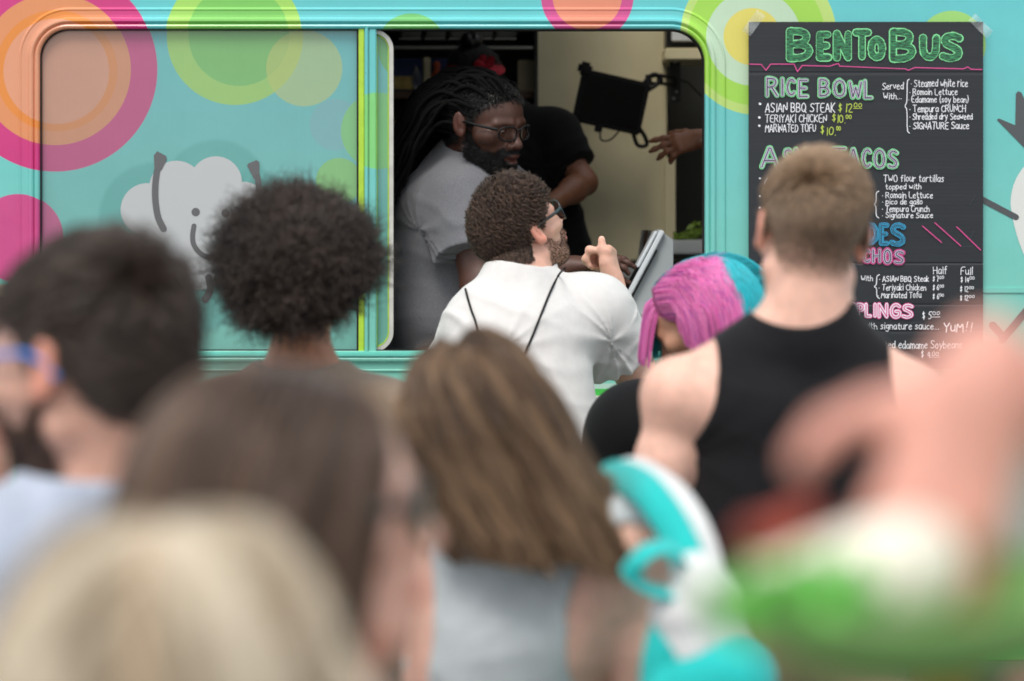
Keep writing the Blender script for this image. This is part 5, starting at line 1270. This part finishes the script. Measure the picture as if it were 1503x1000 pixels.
# ---- dark-haired woman in glasses, face turned to the right
J = pose(W(395, 1075, 1.98), 40, sw=.165, hip=W(400, 2000, 1.98))
hcG, RG = W(416, 752, 1.93), frame(78, 4, 3)
pG = person('woman with long dark hair and glasses turning her face right, directly behind the blonde head', J, hcG, RG, 1.0, skin=FAIR2, mskin=M_FAIR, h=.006, extra=hairtint(lin('2f2623'), .95), male=False, b=.9, arm=.92, pants_m=DENIM, shoe_m=SHOE)
eyes(hcG, RG, 1.0, pG['root']); garment('top', shirt(J, .013, .9, sleeve=.3, seed=81, body=pG['F']), cloth('rose_jersey', lin('b98a80')), pG, .012)
glasses(pG, mat('grey_metal_frame', lin('55524e'), rough=.35, metal=.6), LENSD, .027, .021, .0022)
longhair(pG, 15000, 26, .019, (0, -.35, -.8), (-.10, -.06, -1.0), (.003, .010), ('46362c', '6b5545', .3), 15, K=300, sw=.2, mask=lambda L: scalp_mask(L)*(L[:, 1] < .068), rad=.0011)

# ---- blonde head nearest the camera
J = pose(W(250, 1330, 1.42), 0, sw=.16, hip=W(250, 2500, 1.42))
hcH, RH = W(246, 1100, 1.38), frame(0, 0, 0)
pH = person('blonde woman with her head nearest the camera at the lower left', J, hcH, RH, 1.13, skin=FAIR2, mskin=M_FAIR, h=.008, extra=hairtint(lin('b39a78'), .95), male=False, b=.9, arm=.9, pants_m=DENIM, shoe_m=SHOE)
eyes(hcH, RH, 1.0, pH['root']); garment('top', shirt(J, .013, .9, seed=91, body=pH['F']), cloth('cream_jersey', lin('c9bda8')), pH, .014)
longhair(pH, 13000, 24, .018, (0, -.3, -.6), (-.02, -.1, -1.0), (.004, .014), ('98876f', 'd6cab4', .5), 16, K=160, sw=.14, rad=.0012, cl=(.1, .7))

# ---- person at the right edge holding food
J = pose(W(2150, 700, 1.35), -60, sw=.17, hip=W(2200, 2000, 1.35))
J['sL'] = W(2130, 860, 1.30); J['eL'] = W(1930, 640, 1.42); J['wL'] = W(1432, 572, 1.25); J['sR'] = W(2400, 860, 1.5); J['eR'] = W(2350, 1500, 1.4); J['wR'] = W(1760, 1180, 1.3)
hcI, RI = W(2050, 300, 1.33), frame(-70, -12, 0)
pI = person('person at the right edge gripping a taco', J, hcI, RI, 1.0, skin=Sk('dc9f8e'), mskin=M_FAIR, h=.005, extra=hairtint(lin('4a382c'), .95), male=False, b=.9, arm=.95,
            hands={'L': dict(d=nrm([-.34, -.30, -.85]), n=nrm([-.1, .85, -.45]), s=nrm([-1, .1, .30]), curl=(.30, .35, .4, .45), c2=.6, sc_=.84, spread=.15, k=.004, thumb=((.45, 1, -.1), (.75, .75, -.1), (1, .35, .1))),
                   'R': dict(d=nrm([-.9, .1, .15]), n=nrm([0, 0, 1]), s=nrm([0, 1, 0]), curl=(.1, .1, .1, .1), c2=.5)}, pants_m=DENIM, shoe_m=SHOE)
eyes(hcI, RI, 1.0, pI['root']); garment('top', shirt(J, .013, .9, seed=95, sleeve=.5, body=pI['F']), cloth('sage_jersey', lin('c9dcd2')), pI, .012)
longhair(pI, 5000, 20, .018, (0, -.3, -.6), (0, 0, -1.0), (.005, .02), ('3a2b22', '6b5240', .5), 17, K=110, rad=.0013)
TOR = mat('tortilla', lin('ece6d6'), rough=.7, noise=.25, nscale=40); FILLR = mat('tomato_filling', lin('9c3a26'), rough=.5, noise=.3, nscale=60); LET = mat('lettuce', lin('72cc58'), rough=.5, noise=.35, nscale=50); TRAY = mat('green_paper_tray', lin('7aa85e'), rough=.7, noise=.12, nscale=12)
tc_ = thing('taco', 'pale folded taco with red filling held by pink fingertips over the green paper tray', 'taco', W(1250, 880, 1.17))
FT = Field().cone(W(1140, 886, 1.19), W(1335, 828, 1.22), .022, .027, .015).cone(W(1135, 870, 1.225), W(1320, 815, 1.25), .019, .024, .015); FT.cone(W(1090, 825, 1.21), W(1330, 750, 1.24), .009, .011, .015, -1); FT.post = lambda P: wob(P, 70, 4)*.003
v, q = surface(FT, .003); mobj('tortilla', v, q, TOR, tc_)
FT = Field(); rr = random.Random(4)
for i in range(11): FT.ell(W(1112 + i*7 + rr.uniform(-6, 6), 800 - i*3.4 + rr.uniform(-10, 8), 1.21 + rr.uniform(-.01, .01)), (.0065, .008, .006), None, .003)
FT.post = lambda P: wob(P, 210, 3)*.004; v, q = surface(FT, .0022); mobj('filling', v, q, FILLR, tc_)
def leaf(c, r, seed, m, par, nm='lettuce_leaf'):
    g_ = np.random.default_rng(seed); n = 14; u = nrm(g_.normal(size=3)); w_ = nrm(np.cross(u, g_.normal(size=3))); z = np.cross(u, w_); vs_ = []; fs = []
    for i in range(5):
        for j in range(n):
            a = 2*PI*j/n; rr_ = r*i/4*(1+.2*math.sin(3*a+seed)); vs_.append(c + u*rr_*math.cos(a) + w_*rr_*.7*math.sin(a) + z*(r*.25*(i/4)**2*math.sin(4*a+seed)))
    for i in range(4):
        for j in range(n): fs.append([i*n+j, i*n+(j+1) % n, (i+1)*n+(j+1) % n, (i+1)*n+j])
    return mobj(nm, vs_, fs, m, par)
for i in range(16): leaf(W(1085 + i*12, 888 - i*1 - 12*(i % 3), 1.16 + .008*(i % 3)), .016, i, LET, tc_)
ty = thing('paper_tray', 'green paper food tray under the taco at the lower right edge', 'tray', W(1300, 960, 1.15))
A_, B_ = W(1055, 948, 1.19), W(1680, 872, 1.22); ax = nrm(B_-A_); up = nrm(np.array([0, 0, 1.]) - ax*ax[2]); sd = np.cross(ax, up); L_ = np.linalg.norm(B_-A_)
vs_ = []; fs = []; nu, nv = 22, 16
for i in range(nu+1):
    u = i/nu; wd = .072*(math.sin(PI*min(max(u, .04), .96))**.45)
    for j in range(nv+1):
        a = -1.25 + 2.5*j/nv; vs_.append(A_ + ax*u*L_ + sd*wd*math.sin(a)*1.0 + up*(.036 - wd*.95*math.cos(a)) + up*.0015*math.sin(u*60))
for i in range(nu):
    for j in range(nv): k = i*(nv+1)+j; fs.append([k, k+1, k+nv+2, k+nv+1])
to = mobj('tray_shell', vs_, fs, TRAY, ty); sm = to.modifiers.new('thick', 'SOLIDIFY'); sm.thickness = .0012
NAIL = mat('pink_nail_varnish', lin('cf5a74'), rough=.2, coat=.6)
for t_ in J['tipsL'][:4]:
    FN_ = Field().ell(t_ + np.array([0, -.0075, .004]), (.0062, .003, .009), None); v, q = surface(FN_, .0016); mobj('finger_nail', v, q, NAIL, pI['root'])
nk = thing('napkin', 'crumpled pale napkin at the right edge behind the fingers', 'napkin', W(1490, 760, 1.30))
FN = Field().ell(W(1505, 750, 1.34), (.024, .02, .042), None); FN.post = lambda P: wob(P, 90, 4)*.006
v, q = surface(FN, .004); mobj('crumpled_paper', v, q, mat('napkin_paper', lin('d6e4dc'), rough=.9), nk)
cu_ = thing('sauce_cup', 'orange cup of sauce below the green paper tray at the bottom edge', 'cup', W(1390, 1010, 1.5))
cc = W(1392, 1010, 1.5); MB().lathe([(.0001, -.03), (.016, -.03), (.021, .012), (.0225, .012), (.0225, .015), (.020, .014), (.016, -.026)], cc, 24).build('cup', mat('orange_plastic', lin('dd9a1e'), rough=.4), cu_, True)
MB().lathe([(.0001, .008), (.0195, .008)], cc, 24).build('sauce', ORG, cu_, True)
